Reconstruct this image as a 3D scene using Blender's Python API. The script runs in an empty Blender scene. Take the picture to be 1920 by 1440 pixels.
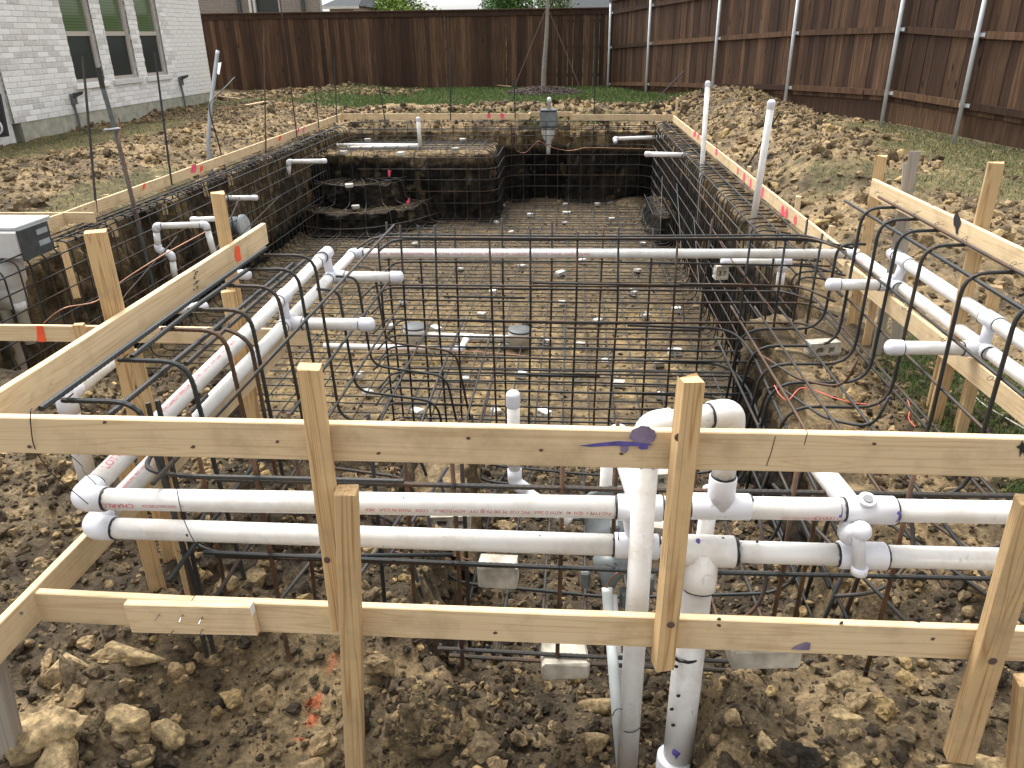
import bpy, math, random
import numpy as np
from mathutils import Vector, Matrix

random.seed(7)
rng = np.random.default_rng(7)
scene = bpy.context.scene
COL = scene.collection

# ------------------------------------------------------------------ camera
H = 1.65                      # eye height, metres
F = 1443.0                    # focal length in photo pixels (1920 wide)
_vp = np.array([1075 - 960, 62 - 720, F])
_yc = _vp / np.linalg.norm(_vp)
_n = np.cross(_yc, _vp + 1000 * np.array([1, -0.0131, 0.]))
_n /= np.linalg.norm(_n)
if _n[1] < 0: _n = -_n
_xc = np.cross(_n, _yc); _xc /= np.linalg.norm(_xc)
if _xc[0] < 0: _xc = -_xc
RW = np.array([_xc, _yc, -_n])          # world = RW @ camera(x right, y down, z forward)
CAM = np.array([0, 0, H])

def at(px, py, x=None, y=None, z=None):
    """the place in the world, on a known plane, that a photo pixel shows"""
    d = RW @ np.array([px - 960, py - 720, F])
    t = x / d[0] if x is not None else y / d[1] if y is not None else (z - H) / d[2]
    return Vector(CAM + t * d)

def pix(p):
    c = RW.T @ (np.array(p) - CAM)
    return 960 + F * c[0] / c[2], 720 + F * c[1] / c[2]

cd = bpy.data.cameras.new('camera'); cam = bpy.data.objects.new('camera', cd)
COL.objects.link(cam)
rx, up, bk = RW @ [1, 0, 0], RW @ [0, -1, 0], RW @ [0, 0, -1]
cam.matrix_world = Matrix(((rx[0], up[0], bk[0], 0), (rx[1], up[1], bk[1], 0), (rx[2], up[2], bk[2], H), (0, 0, 0, 1)))
cd.sensor_fit = 'HORIZONTAL'; cd.sensor_width = 36.0; cd.lens = F / 1920 * 36
cd.clip_start = 0.05; cd.clip_end = 600
scene.camera = cam

# ------------------------------------------------------------------ light
SUN_EL, SUN_AZ = math.radians(62), math.radians(-35)
w = bpy.data.worlds.new('World'); scene.world = w; w.use_nodes = True
nt = w.node_tree; nt.nodes.clear()
sky = nt.nodes.new('ShaderNodeTexSky'); sky.sky_type = 'NISHITA'; sky.sun_disc = False
sky.sun_elevation = SUN_EL; sky.sun_rotation = SUN_AZ
sky.air_density = 1.0; sky.dust_density = 4.0; sky.ozone_density = 1.0
hs = nt.nodes.new('ShaderNodeHueSaturation'); hs.inputs['Saturation'].default_value = 0.10
hs.inputs['Value'].default_value = 1.0
bg = nt.nodes.new('ShaderNodeBackground'); bg.inputs['Strength'].default_value = 0.15
wo = nt.nodes.new('ShaderNodeOutputWorld')
nt.links.new(sky.outputs[0], hs.inputs['Color']); nt.links.new(hs.outputs[0], bg.inputs['Color'])
nt.links.new(bg.outputs[0], wo.inputs['Surface'])
sd = bpy.data.lights.new('sun', 'SUN'); sd.energy = 1.15; sd.angle = math.radians(30); sd.color = (1, 0.96, 0.9)
so = bpy.data.objects.new('sun', sd); COL.objects.link(so)
_s = Vector((math.sin(SUN_AZ) * math.cos(SUN_EL), math.cos(SUN_AZ) * math.cos(SUN_EL), math.sin(SUN_EL)))
so.rotation_euler = _s.to_track_quat('Z', 'Y').to_euler(); so.location = (0, 0, 30)
vs = scene.view_settings
vs.view_transform = 'Standard'; vs.look = 'None'; vs.gamma = 1; vs.use_curve_mapping = False
vs.exposure = 1.46
scene.cycles.max_bounces = 6; scene.cycles.diffuse_bounces = 3

# ------------------------------------------------------------------ noise
def _hash(ix, iy, iz, s):
    h = (ix * 374761393 + iy * 668265263 + iz * 2147483647 + s * 1274126177) & 0xFFFFFFFF
    h = ((h ^ (h >> 13)) * 1274126177) & 0xFFFFFFFF
    h = ((h ^ (h >> 16)) * 2246822519) & 0xFFFFFFFF
    return ((h ^ (h >> 15)) & 0xFFFFFF) / float(0xFFFFFF)

def vnoise(x, y, z=None, s=0):
    x = np.asarray(x, float); y = np.asarray(y, float)
    ix = np.floor(x).astype(np.int64); iy = np.floor(y).astype(np.int64)
    fx = x - ix; fy = y - iy
    fx = fx * fx * fx * (fx * (fx * 6 - 15) + 10); fy = fy * fy * fy * (fy * (fy * 6 - 15) + 10)
    def plane(iz):
        a = _hash(ix, iy, iz, s); b = _hash(ix + 1, iy, iz, s); c = _hash(ix, iy + 1, iz, s); d = _hash(ix + 1, iy + 1, iz, s)
        return (a * (1 - fx) + b * fx) * (1 - fy) + (c * (1 - fx) + d * fx) * fy
    if z is None: return plane(np.zeros_like(ix)) * 2 - 1
    z = np.asarray(z, float); iz = np.floor(z).astype(np.int64); fz = z - iz
    fz = fz * fz * (3 - 2 * fz)
    return (plane(iz) * (1 - fz) + plane(iz + 1) * fz) * 2 - 1

def fbm(x, y, z=None, o=4, s=0, g=0.5):
    r = 0; a = 1; t = 0
    for i in range(o):
        k = 2.03 ** i
        r = r + a * vnoise(x * k + 13.7 * i, y * k - 7.1 * i, None if z is None else z * k, s + i); t += a; a *= g
    return r / t

def sstep(a, b, x):
    t = np.clip((x - a) / (b - a), 0, 1); return t * t * (3 - 2 * t)

# ------------------------------------------------------------------ materials
def new_mat(name):
    m = bpy.data.materials.new(name); m.use_nodes = True
    t = m.node_tree; t.nodes.clear()
    o = t.nodes.new('ShaderNodeOutputMaterial'); b = t.nodes.new('ShaderNodeBsdfPrincipled')
    t.links.new(b.outputs[0], o.inputs[0])
    return m, t, b

def nd(t, typ, **kw):
    n = t.nodes.new(typ)
    for k, v in kw.items():
        if k.startswith('i_'): n.inputs[k[2:].replace('_', ' ')].default_value = v
        else: setattr(n, k, v)
    return n

def ramp(t, stops):
    n = t.nodes.new('ShaderNodeValToRGB'); e = n.color_ramp.elements
    while len(e) < len(stops): e.new(0.5)
    for i, (p, c) in enumerate(stops):
        e[i].position = p; e[i].color = (*c, 1) if len(c) == 3 else c
    return n

def bump(t, b, src, strength, dist):
    n = t.nodes.new('ShaderNodeBump'); n.inputs['Strength'].default_value = strength; n.inputs['Distance'].default_value = dist
    t.links.new(src, n.inputs['Height']); t.links.new(n.outputs[0], b.inputs['Normal']); return n

def mix(t, fac, a, b, mode='MIX'):
    n = t.nodes.new('ShaderNodeMix'); n.data_type = 'RGBA'; n.blend_type = mode
    for sock, v in ((n.inputs[0], fac), (n.inputs[6], a), (n.inputs[7], b)):
        if hasattr(v, 'is_output') or isinstance(v, bpy.types.NodeSocket): t.links.new(v, sock)
        elif isinstance(v, (int, float)): sock.default_value = v
        else: sock.default_value = (*v, 1)
    return n.outputs[2]

def mth(t, op, a, b=None):
    n = t.nodes.new('ShaderNodeMath'); n.operation = op
    for i, v in enumerate((a, b)):
        if v is None: continue
        if isinstance(v, (int, float)): n.inputs[i].default_value = v
        else: t.links.new(v, n.inputs[i])
    return n.outputs[0]

def plain(name, col, rough=0.6, metal=0.0, var=0.12, scale=20, bumpd=0.0, spec=0.5):
    m, t, b = new_mat(name)
    tc = nd(t, 'ShaderNodeTexCoord'); n = nd(t, 'ShaderNodeTexNoise', i_Scale=scale, i_Detail=5.0)
    t.links.new(tc.outputs['Object'], n.inputs['Vector'])
    lo = tuple(c * (1 - var) for c in col); hi = tuple(min(1, c * (1 + var)) for c in col)
    r = ramp(t, [(0.3, lo), (0.7, hi)]); t.links.new(n.outputs['Fac'], r.inputs[0])
    t.links.new(r.outputs[0], b.inputs['Base Color'])
    b.inputs['Roughness'].default_value = rough; b.inputs['Metallic'].default_value = metal
    b.inputs['Specular IOR Level'].default_value = spec
    if bumpd: bump(t, b, n.outputs['Fac'], 0.6, bumpd)
    return m

def wood_mat(name, light, dark, ring, grey=0.0, knot=(0.12, 0.05, 0.02)):
    m, t, b = new_mat(name)
    tc = nd(t, 'ShaderNodeTexCoord'); oi = nd(t, 'ShaderNodeObjectInfo')
    off = nd(t, 'ShaderNodeVectorMath', operation='ADD')
    cmb = nd(t, 'ShaderNodeCombineXYZ')
    t.links.new(mth(t, 'MULTIPLY', oi.outputs['Random'], 37.0), cmb.inputs[0])
    t.links.new(mth(t, 'MULTIPLY', oi.outputs['Random'], 1.7), cmb.inputs[1])
    t.links.new(mth(t, 'MULTIPLY', oi.outputs['Random'], 0.9), cmb.inputs[2])
    t.links.new(tc.outputs['Object'], off.inputs[0]); t.links.new(cmb.outputs[0], off.inputs[1])
    # knots: sparse cells along the board
    kv = nd(t, 'ShaderNodeMapping'); kv.inputs['Scale'].default_value = (2.6, 11.0, 11.0)
    t.links.new(off.outputs[0], kv.inputs[0])
    vo = nd(t, 'ShaderNodeTexVoronoi', i_Scale=1.0, i_Randomness=1.0); t.links.new(kv.outputs[0], vo.inputs['Vector'])
    kn = ramp(t, [(0.035, (1, 1, 1)), (0.075, (0, 0, 0))]); kn.color_ramp.interpolation = 'EASE'
    t.links.new(vo.outputs['Distance'], kn.inputs[0])
    # growth rings: slanted cut through rings, bent round the knots
    mp = nd(t, 'ShaderNodeMapping'); mp.inputs['Scale'].default_value = (0.55, ring, ring)
    mp.inputs['Rotation'].default_value = (0.5, 0.012, 0.02)
    t.links.new(off.outputs[0], mp.inputs[0])
    wv = nd(t, 'ShaderNodeTexNoise', i_Scale=1.0, i_Detail=2.0, i_Distortion=0.4); t.links.new(mp.outputs[0], wv.inputs['Vector'])
    rr = mth(t, 'ADD', mth(t, 'MULTIPLY', wv.outputs['Fac'], 9.0), mth(t, 'MULTIPLY', mth(t, 'POWER', mth(t, 'SUBTRACT', 1.0, mth(t, 'MINIMUM', vo.outputs['Distance'], 1.0)), 6.0), 2.4))
    tri = mth(t, 'PINGPONG', rr, 0.5)
    gr = ramp(t, [(0.0, dark), (0.16, tuple(d * 0.45 + l * 0.55 for d, l in zip(dark, light))), (0.42, light), (1.0, light)])
    t.links.new(mth(t, 'MULTIPLY', tri, 2.0), gr.inputs[0])
    fm = nd(t, 'ShaderNodeMapping'); fm.inputs['Scale'].default_value = (3.0, 260, 260); t.links.new(off.outputs[0], fm.inputs[0])
    fn = nd(t, 'ShaderNodeTexNoise', i_Scale=1.0, i_Detail=3.0); t.links.new(fm.outputs[0], fn.inputs['Vector'])
    c1 = mix(t, 0.35, gr.outputs[0], mix(t, fn.outputs['Fac'], tuple(d * 0.8 for d in dark), tuple(min(1, l * 1.1) for l in light)))
    # handling dirt
    dn = nd(t, 'ShaderNodeTexNoise', i_Scale=7.0, i_Detail=6.0, i_Roughness=0.65); t.links.new(off.outputs[0], dn.inputs['Vector'])
    dr = ramp(t, [(0.49, (0, 0, 0)), (0.74, (0.62, 0.62, 0.62))]); t.links.new(dn.outputs['Fac'], dr.inputs[0])
    c2 = mix(t, dr.outputs[0], c1, (0.30, 0.22, 0.13))
    c3 = mix(t, kn.outputs[0], c2, knot)
    hv = nd(t, 'ShaderNodeHueSaturation'); t.links.new(c3, hv.inputs['Color'])
    vr = nd(t, 'ShaderNodeMapRange'); t.links.new(oi.outputs['Random'], vr.inputs[0]); vr.inputs[3].default_value = 0.86; vr.inputs[4].default_value = 1.1
    t.links.new(vr.outputs[0], hv.inputs['Value'])
    hv.inputs['Saturation'].default_value = 1.0 - grey
    t.links.new(hv.outputs[0], b.inputs['Base Color']); b.inputs['Roughness'].default_value = 0.72
    b.inputs['Specular IOR Level'].default_value = 0.25
    bump(t, b, fn.outputs['Fac'], 0.35, 0.0012)
    return m

def soil_mat(name, fine=60, bd=0.012):
    m, t, b = new_mat(name)
    at_ = nd(t, 'ShaderNodeAttribute', attribute_name='Col'); tc = nd(t, 'ShaderNodeTexCoord')
    n1 = nd(t, 'ShaderNodeTexNoise', i_Scale=fine, i_Detail=8.0, i_Roughness=0.7); t.links.new(tc.outputs['Object'], n1.inputs['Vector'])
    n2 = nd(t, 'ShaderNodeTexNoise', i_Scale=fine * 0.23, i_Detail=4.0); t.links.new(tc.outputs['Object'], n2.inputs['Vector'])
    r1 = ramp(t, [(0.28, (0.45, 0.43, 0.41)), (0.5, (1, 1, 1)), (0.74, (1.6, 1.5, 1.35))]); t.links.new(n1.outputs['Fac'], r1.inputs[0])
    r2 = ramp(t, [(0.3, (0.7, 0.68, 0.64)), (0.7, (1.25, 1.22, 1.15))]); t.links.new(n2.outputs['Fac'], r2.inputs[0])
    c = mix(t, 1.0, mix(t, 1.0, at_.outputs['Color'], r1.outputs[0], 'MULTIPLY'), r2.outputs[0], 'MULTIPLY')
    n3 = nd(t, 'ShaderNodeTexNoise', i_Scale=11.0, i_Detail=6.0, i_Roughness=0.75); t.links.new(tc.outputs['Object'], n3.inputs['Vector'])
    r3 = ramp(t, [(0.34, (0.55, 0.53, 0.5)), (0.5, (1, 1, 1)), (0.66, (1.38, 1.34, 1.26))]); t.links.new(n3.outputs['Fac'], r3.inputs[0])
    c = mix(t, 1.0, c, r3.outputs[0], 'MULTIPLY')
    vo = nd(t, 'ShaderNodeTexVoronoi', i_Scale=fine * 1.3); t.links.new(tc.outputs['Object'], vo.inputs['Vector'])
    sp = ramp(t, [(0.06, (1, 1, 1)), (0.13, (0, 0, 0))]); t.links.new(vo.outputs['Distance'], sp.inputs[0])
    gate = ramp(t, [(0.55, (0, 0, 0)), (0.6, (1, 1, 1))]); t.links.new(n2.outputs['Fac'], gate.inputs[0])
    c = mix(t, mth(t, 'MULTIPLY', mth(t, 'MULTIPLY', sp.outputs[0], gate.outputs[0]), 0.7), c, (0.36, 0.31, 0.22))
    t.links.new(c, b.inputs['Base Color']); b.inputs['Roughness'].default_value = 0.95
    b.inputs['Specular IOR Level'].default_value = 0.2
    h = mth(t, 'ADD', mth(t, 'ADD', n1.outputs['Fac'], mth(t, 'MULTIPLY', n2.outputs['Fac'], 1.5)), mth(t, 'MULTIPLY', n3.outputs['Fac'], 1.6))
    bump(t, b, h, 0.9, bd)
    return m

def attr_mat(name, rough=0.8, sub=0.0):
    m, t, b = new_mat(name)
    a = nd(t, 'ShaderNodeAttribute', attribute_name='Col'); t.links.new(a.outputs['Color'], b.inputs['Base Color'])
    b.inputs['Roughness'].default_value = rough; b.inputs['Specular IOR Level'].default_value = 0.2
    return m

def rebar_mat(name='rebar_steel', k=1.0):
    m, t, b = new_mat(name)
    tc = nd(t, 'ShaderNodeTexCoord'); oi = nd(t, 'ShaderNodeObjectInfo')
    n = nd(t, 'ShaderNodeTexNoise', i_Scale=5.0, i_Detail=6.0, i_Roughness=0.7, noise_dimensions='4D')
    t.links.new(tc.outputs['Object'], n.inputs['Vector']); t.links.new(mth(t, 'MULTIPLY', oi.outputs['Random'], 20.0), n.inputs['W'])
    s = mth(t, 'ADD', n.outputs['Fac'], mth(t, 'MULTIPLY', mth(t, 'SUBTRACT', oi.outputs['Random'], 0.5), 0.35))
    r = ramp(t, [(0.40, (0.025 * k, 0.028 * k, 0.029 * k)), (0.58, (0.040 * k, 0.033 * k, 0.026 * k)), (0.72, (0.090 * k, 0.046 * k, 0.022 * k))]); t.links.new(s, r.inputs[0])
    t.links.new(r.outputs[0], b.inputs['Base Color']); b.inputs['Roughness'].default_value = 0.6; b.inputs['Metallic'].default_value = 0.25
    return m

def pvc_mat(name, col, dirt=0.5):
    m, t, b = new_mat(name)
    tc = nd(t, 'ShaderNodeTexCoord'); n = nd(t, 'ShaderNodeTexNoise', i_Scale=9.0, i_Detail=8.0, i_Roughness=0.7)
    t.links.new(tc.outputs['Object'], n.inputs['Vector'])
    r = ramp(t, [(0.47, (0, 0, 0)), (0.78, (dirt, dirt, dirt))]); t.links.new(n.outputs['Fac'], r.inputs[0])
    c = mix(t, r.outputs[0], col, (0.40, 0.33, 0.235))
    n2 = nd(t, 'ShaderNodeTexNoise', i_Scale=38.0, i_Detail=4.0, i_Distortion=1.0); t.links.new(tc.outputs['Object'], n2.inputs['Vector'])
    r2 = ramp(t, [(0.66, (0, 0, 0)), (0.72, (0.5, 0.5, 0.5))]); t.links.new(n2.outputs['Fac'], r2.inputs[0])
    c = mix(t, r2.outputs[0], c, (0.3, 0.29, 0.27))
    t.links.new(c, b.inputs['Base Color']); b.inputs['Roughness'].default_value = 0.38
    return m

def brick_mat(name, stops, mortar_noise=35):
    m, t, b = new_mat(name)
    tc = nd(t, 'ShaderNodeTexCoord'); oi = nd(t, 'ShaderNodeObjectInfo')
    n = nd(t, 'ShaderNodeTexNoise', i_Scale=mortar_noise, i_Detail=6.0, i_Roughness=0.65, noise_dimensions='4D')
    t.links.new(tc.outputs['Object'], n.inputs['Vector']); t.links.new(mth(t, 'MULTIPLY', oi.outputs['Random'], 50.0), n.inputs['W'])
    s = mth(t, 'ADD', mth(t, 'MULTIPLY', n.outputs['Fac'], 0.8), mth(t, 'MULTIPLY', mth(t, 'SUBTRACT', oi.outputs['Random'], 0.4), 0.5))
    r = ramp(t, stops); t.links.new(s, r.inputs[0])
    t.links.new(r.outputs[0], b.inputs['Base Color']); b.inputs['Roughness'].default_value = 0.85
    bump(t, b, n.outputs['Fac'], 0.5, 0.006)
    return m

def fence_mat(name):
    m, t, b = new_mat(name)
    tc = nd(t, 'ShaderNodeTexCoord'); oi = nd(t, 'ShaderNodeObjectInfo')
    mp = nd(t, 'ShaderNodeMapping'); mp.inputs['Scale'].default_value = (16, 16, 1.1); t.links.new(tc.outputs['Object'], mp.inputs[0])
    n = nd(t, 'ShaderNodeTexNoise', i_Scale=1.6, i_Detail=6.0, i_Roughness=0.6, noise_dimensions='4D'); t.links.new(mp.outputs[0], n.inputs['Vector'])
    t.links.new(mth(t, 'MULTIPLY', oi.outputs['Random'], 60.0), n.inputs['W'])
    s = mth(t, 'ADD', n.outputs['Fac'], mth(t, 'MULTIPLY', mth(t, 'SUBTRACT', oi.outputs['Random'], 0.5), 0.48))
    r = ramp(t, [(0.2, (0.030, 0.0155, 0.0095)), (0.45, (0.054, 0.0285, 0.0165)), (0.64, (0.090, 0.049, 0.027)), (0.86, (0.165, 0.094, 0.052))]); t.links.new(s, r.inputs[0])
    kv = nd(t, 'ShaderNodeMapping'); kv.inputs['Scale'].default_value = (8, 8, 2.6); t.links.new(tc.outputs['Object'], kv.inputs[0])
    vo = nd(t, 'ShaderNodeTexVoronoi', voronoi_dimensions='4D', i_Scale=1.0); t.links.new(kv.outputs[0], vo.inputs['Vector'])
    t.links.new(mth(t, 'MULTIPLY', oi.outputs['Random'], 90.0), vo.inputs['W'])
    k = ramp(t, [(0.12, (1, 1, 1)), (0.2, (0, 0, 0))]); t.links.new(vo.outputs['Distance'], k.inputs[0])
    c = mix(t, k.outputs[0], r.outputs[0], (0.011, 0.006, 0.004))
    t.links.new(c, b.inputs['Base Color']); b.inputs['Roughness'].default_value = 0.7; b.inputs['Specular IOR Level'].default_value = 0.25
    bump(t, b, n.outputs['Fac'], 0.4, 0.004)
    return m

M = {}
M['pine'] = wood_mat('pine_lumber', (0.68, 0.525, 0.325), (0.52, 0.36, 0.185), 20)
M['pine2'] = wood_mat('pine_stake', (0.61, 0.43, 0.225), (0.31, 0.155, 0.05), 24)
M['oldwood'] = wood_mat('weathered_lumber', (0.36, 0.29, 0.21), (0.2, 0.15, 0.1), 24, grey=0.35)
M['soil'] = soil_mat('soil', 70, 0.014)
M['clod'] = soil_mat('clod_soil', 75, 0.010)
M['pvc'] = pvc_mat('white_pvc', (0.70, 0.69, 0.665), 0.62)
M['dustypvc'] = pvc_mat('dusty_white_plastic', (0.56, 0.555, 0.53), 0.7)
M['pvcfit'] = pvc_mat('bluish_pvc_fitting', (0.66, 0.668, 0.715), 0.35)
M['rebar'] = rebar_mat()
M['darkbar'] = rebar_mat('dark_rebar_steel', 0.85)
M['rust'] = plain('rusty_steel', (0.085, 0.044, 0.022), 0.75, var=0.55, scale=14)
M['glue'] = plain('black_primer', (0.012, 0.012, 0.014), 0.45)
M['purple'] = plain('purple_primer', (0.10, 0.085, 0.30), 0.4, var=0.3, scale=40)
M['purple2'] = plain('soaked_purple_primer', (0.20, 0.16, 0.25), 0.6, var=0.35, scale=30)
M['redink'] = plain('red_ink', (0.55, 0.10, 0.12), 0.6)
M['orange'] = plain('orange_spray', (0.85, 0.10, 0.03), 0.7)
M['pink'] = plain('pink_spray', (0.85, 0.10, 0.16), 0.7, var=0.25, scale=60)
M['ink'] = plain('black_ink', (0.02, 0.02, 0.022), 0.6)
M['nail'] = plain('nail_steel', (0.32, 0.32, 0.33), 0.35, metal=0.9)
M['copper'] = plain('copper_wire', (0.27, 0.14, 0.09), 0.45, metal=0.6)
M['wire'] = plain('black_wire', (0.02, 0.018, 0.016), 0.6)
M['galv'] = plain('galvanised_steel', (0.55, 0.58, 0.60), 0.5, metal=0.2, scale=9)
M['condgrey'] = plain('dull_grey_conduit', (0.24, 0.26, 0.27), 0.5, scale=9)
M['greypvc'] = plain('grey_conduit', (0.30, 0.34, 0.36), 0.45, var=0.15, scale=8)
M['tape'] = plain('grey_tape', (0.17, 0.185, 0.19), 0.45, var=0.3, scale=9)
M['agedblock'] = plain('aged_concrete', (0.40, 0.365, 0.295), 0.95, var=0.45, scale=16, bumpd=0.006)
M['palegrey'] = plain('pale_grey_conduit', (0.46, 0.49, 0.48), 0.45, var=0.15, scale=8)
M['darkgrey'] = plain('dark_grey_plastic', (0.045, 0.05, 0.052), 0.5, var=0.3)
M['midgrey'] = plain('grey_plastic', (0.115, 0.13, 0.13), 0.45, var=0.2)
M['conc'] = plain('concrete', (0.36, 0.35, 0.28), 0.9, var=0.25, scale=6, bumpd=0.004)
M['dobie'] = plain('white_concrete', (0.50, 0.47, 0.41), 0.9, var=0.4, scale=22, bumpd=0.003)
M['dobie2'] = brick_mat('dusty_cast_concrete', [(0.12, (0.30, 0.27, 0.21)), (0.36, (0.54, 0.515, 0.46)), (0.6, (0.70, 0.68, 0.63))], 22)
M['fence'] = fence_mat('stained_cedar')
M['brick'] = brick_mat('whitewashed_brick', [(0.12, (0.52, 0.50, 0.47)), (0.34, (0.72, 0.705, 0.68)), (0.58, (0.86, 0.85, 0.83))])
M['mortar'] = plain('white_mortar', (0.64, 0.625, 0.595), 0.95, var=0.12, scale=14, bumpd=0.003)
M['brick2'] = brick_mat('brown_brick', [(0.15, (0.15, 0.125, 0.11)), (0.4, (0.32, 0.28, 0.245)), (0.65, (0.48, 0.44, 0.40))])
M['mortar2'] = plain('grey_mortar', (0.36, 0.34, 0.31), 0.95)
M['frame'] = plain('taupe_frame', (0.46, 0.41, 0.36), 0.5, var=0.05)
M['shade'] = plain('green_reflection_glass', (0.085, 0.14, 0.065), 0.2, var=0.15, scale=3)  # green reflection put into the glass colour
def blind_mat():  # greenish reflections and faint blind slats, both painted into the pane colour
    m, t, b = new_mat('green_reflection_blind_glass'); tc = nd(t, 'ShaderNodeTexCoord'); sx = nd(t, 'ShaderNodeSeparateXYZ'); t.links.new(tc.outputs['Object'], sx.inputs[0])
    q = mth(t, 'PINGPONG', mth(t, 'MULTIPLY', sx.outputs['Z'], 20.0), 0.5); r = ramp(t, [(0.0, (0.075, 0.115, 0.05)), (0.5, (0.135, 0.19, 0.095))]); t.links.new(q, r.inputs[0])
    t.links.new(r.outputs[0], b.inputs['Base Color']); b.inputs['Roughness'].default_value = 0.08; return m
M['shade'] = blind_mat()
M['screen'] = plain('insect_screen', (0.020, 0.026, 0.022), 0.35, var=0.1)
M['shingle'] = plain('roof_shingle', (0.075, 0.08, 0.085), 1.0, var=0.35, scale=25, spec=0.05)
M['trimwhite'] = plain('pale_trim', (0.6, 0.6, 0.56), 0.6)
M['black'] = plain('black_vinyl', (0.02, 0.02, 0.026), 0.4)
M['white'] = plain('white_print', (0.75, 0.75, 0.75), 0.5)
M['bark'] = plain('grey_bark', (0.24, 0.215, 0.19), 0.9, var=0.3, scale=30, bumpd=0.006)
M['mulch'] = attr_mat('mulch_chips', 0.9)
M['grass'] = attr_mat('grass_blades', 0.7)
M['leaf'] = attr_mat('leaves', 0.6)
M['string'] = plain('pink_string', (0.75, 0.16, 0.12), 0.8)
M['strap'] = plain('brown_strap', (0.10, 0.06, 0.045), 0.8)

# ------------------------------------------------------------------ mesh helpers
class MB:
    def __init__(s): s.v = []; s.f = []; s.n = 0
    def add(s, v, f):
        k = s.n; s.v += [tuple(p) for p in v]; s.f += [tuple(i + k for i in q) for q in f]; s.n += len(v); return s
    def box(s, x0, x1, y0, y1, z0, z1, c=0.0):
        if c <= 0:
            v = [(x0, y0, z0), (x1, y0, z0), (x1, y1, z0), (x0, y1, z0), (x0, y0, z1), (x1, y0, z1), (x1, y1, z1), (x0, y1, z1)]
            return s.add(v, [(0, 3, 2, 1), (4, 5, 6, 7), (0, 1, 5, 4), (1, 2, 6, 5), (2, 3, 7, 6), (3, 0, 4, 7)])
        X, Y, Z = (x0, x1), (y0, y1), (z0, z1); v = []; idx = {}
        for i in (0, 1):
            for j in (0, 1):
                for k in (0, 1):
                    si, sj, sk = (c if i == 0 else -c), (c if j == 0 else -c), (c if k == 0 else -c)
                    for a, p in (('x', (X[i], Y[j] + sj, Z[k] + sk)), ('y', (X[i] + si, Y[j], Z[k] + sk)), ('z', (X[i] + si, Y[j] + sj, Z[k]))):
                        idx[i, j, k, a] = len(v); v.append(p)
        f = []
        q = [(0, 0), (1, 0), (1, 1), (0, 1)]
        for i in (0, 1): f.append([idx[i, j, k, 'x'] for j, k in (q if i else q[::-1])])
        for j in (0, 1): f.append([idx[i, j, k, 'y'] for i, k in (q[::-1] if j else q)])
        for k in (0, 1): f.append([idx[i, j, k, 'z'] for i, j in (q if k else q[::-1])])
        for j in (0, 1):
            for k in (0, 1):
                e = [idx[0, j, k, 'y'], idx[1, j, k, 'y'], idx[1, j, k, 'z'], idx[0, j, k, 'z']]; f.append(e if (j ^ k) == 0 else e[::-1])
        for i in (0, 1):
            for k in (0, 1):
                e = [idx[i, 0, k, 'x'], idx[i, 1, k, 'x'], idx[i, 1, k, 'z'], idx[i, 0, k, 'z']]; f.append(e[::-1] if (i ^ k) == 0 else e)
        for i in (0, 1):
            for j in (0, 1):
                e = [idx[i, j, 0, 'x'], idx[i, j, 1, 'x'], idx[i, j, 1, 'y'], idx[i, j, 0, 'y']]; f.append(e if (i ^ j) == 0 else e[::-1])
                for k in (0, 1):
                    e = [idx[i, j, k, a] for a in 'xyz']; f.append(e if (i + j + k) % 2 else e[::-1])
        return s.add(v, f)
    def tube(s, pts, r, n=8, caps=True, rib=0.0, ribstep=0.009):
        P = [Vector(p) for p in pts]
        if rib:
            Q = [P[0]]; tot = 0
            for a, b in zip(P, P[1:]):
                L = (b - a).length; k = max(1, int(L / ribstep))
                Q += [a.lerp(b, (i + 1) / k) for i in range(k)]
            P = Q
        m = len(P); T = []
        for i in range(m):
            d = (P[min(i + 1, m - 1)] - P[max(i - 1, 0)]); T.append(d.normalized() if d.length > 1e-9 else Vector((0, 0, 1)))
        u = T[0].orthogonal().normalized(); v = []; f = []
        R = r if hasattr(r, '__len__') else [r] * m
        if not hasattr(r, '__len__') and rib: R = [r * (1 + (rib if i % 2 else 0)) for i in range(m)]
        for i in range(m):
            u = (u - T[i] * u.dot(T[i])).normalized(); w_ = T[i].cross(u)
            for k in range(n):
                a = 2 * math.pi * k / n; v.append(P[i] + (u * math.cos(a) + w_ * math.sin(a)) * R[i])
        for i in range(m - 1):
            for k in range(n): f.append((i * n + k, i * n + (k + 1) % n, (i + 1) * n + (k + 1) % n, (i + 1) * n + k))
        if caps: f.append(tuple(range(n - 1, -1, -1))); f.append(tuple((m - 1) * n + k for k in range(n)))
        return s.add(v, f)
    def lathe(s, prof, o, axis, n=20):
        """prof = (distance along axis, radius) pairs"""
        o = Vector(o); a = Vector(axis).normalized(); u = a.orthogonal().normalized(); w_ = a.cross(u); v = []; f = []
        for (d, r) in prof:
            for k in range(n):
                t = 2 * math.pi * k / n; v.append(o + a * d + (u * math.cos(t) + w_ * math.sin(t)) * max(r, 1e-5))
        for i in range(len(prof) - 1):
            for k in range(n): f.append((i * n + k, i * n + (k + 1) % n, (i + 1) * n + (k + 1) % n, (i + 1) * n + k))
        f.append(tuple(range(n - 1, -1, -1))); f.append(tuple((len(prof) - 1) * n + k for k in range(n)))
        return s.add(v, f)

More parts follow.
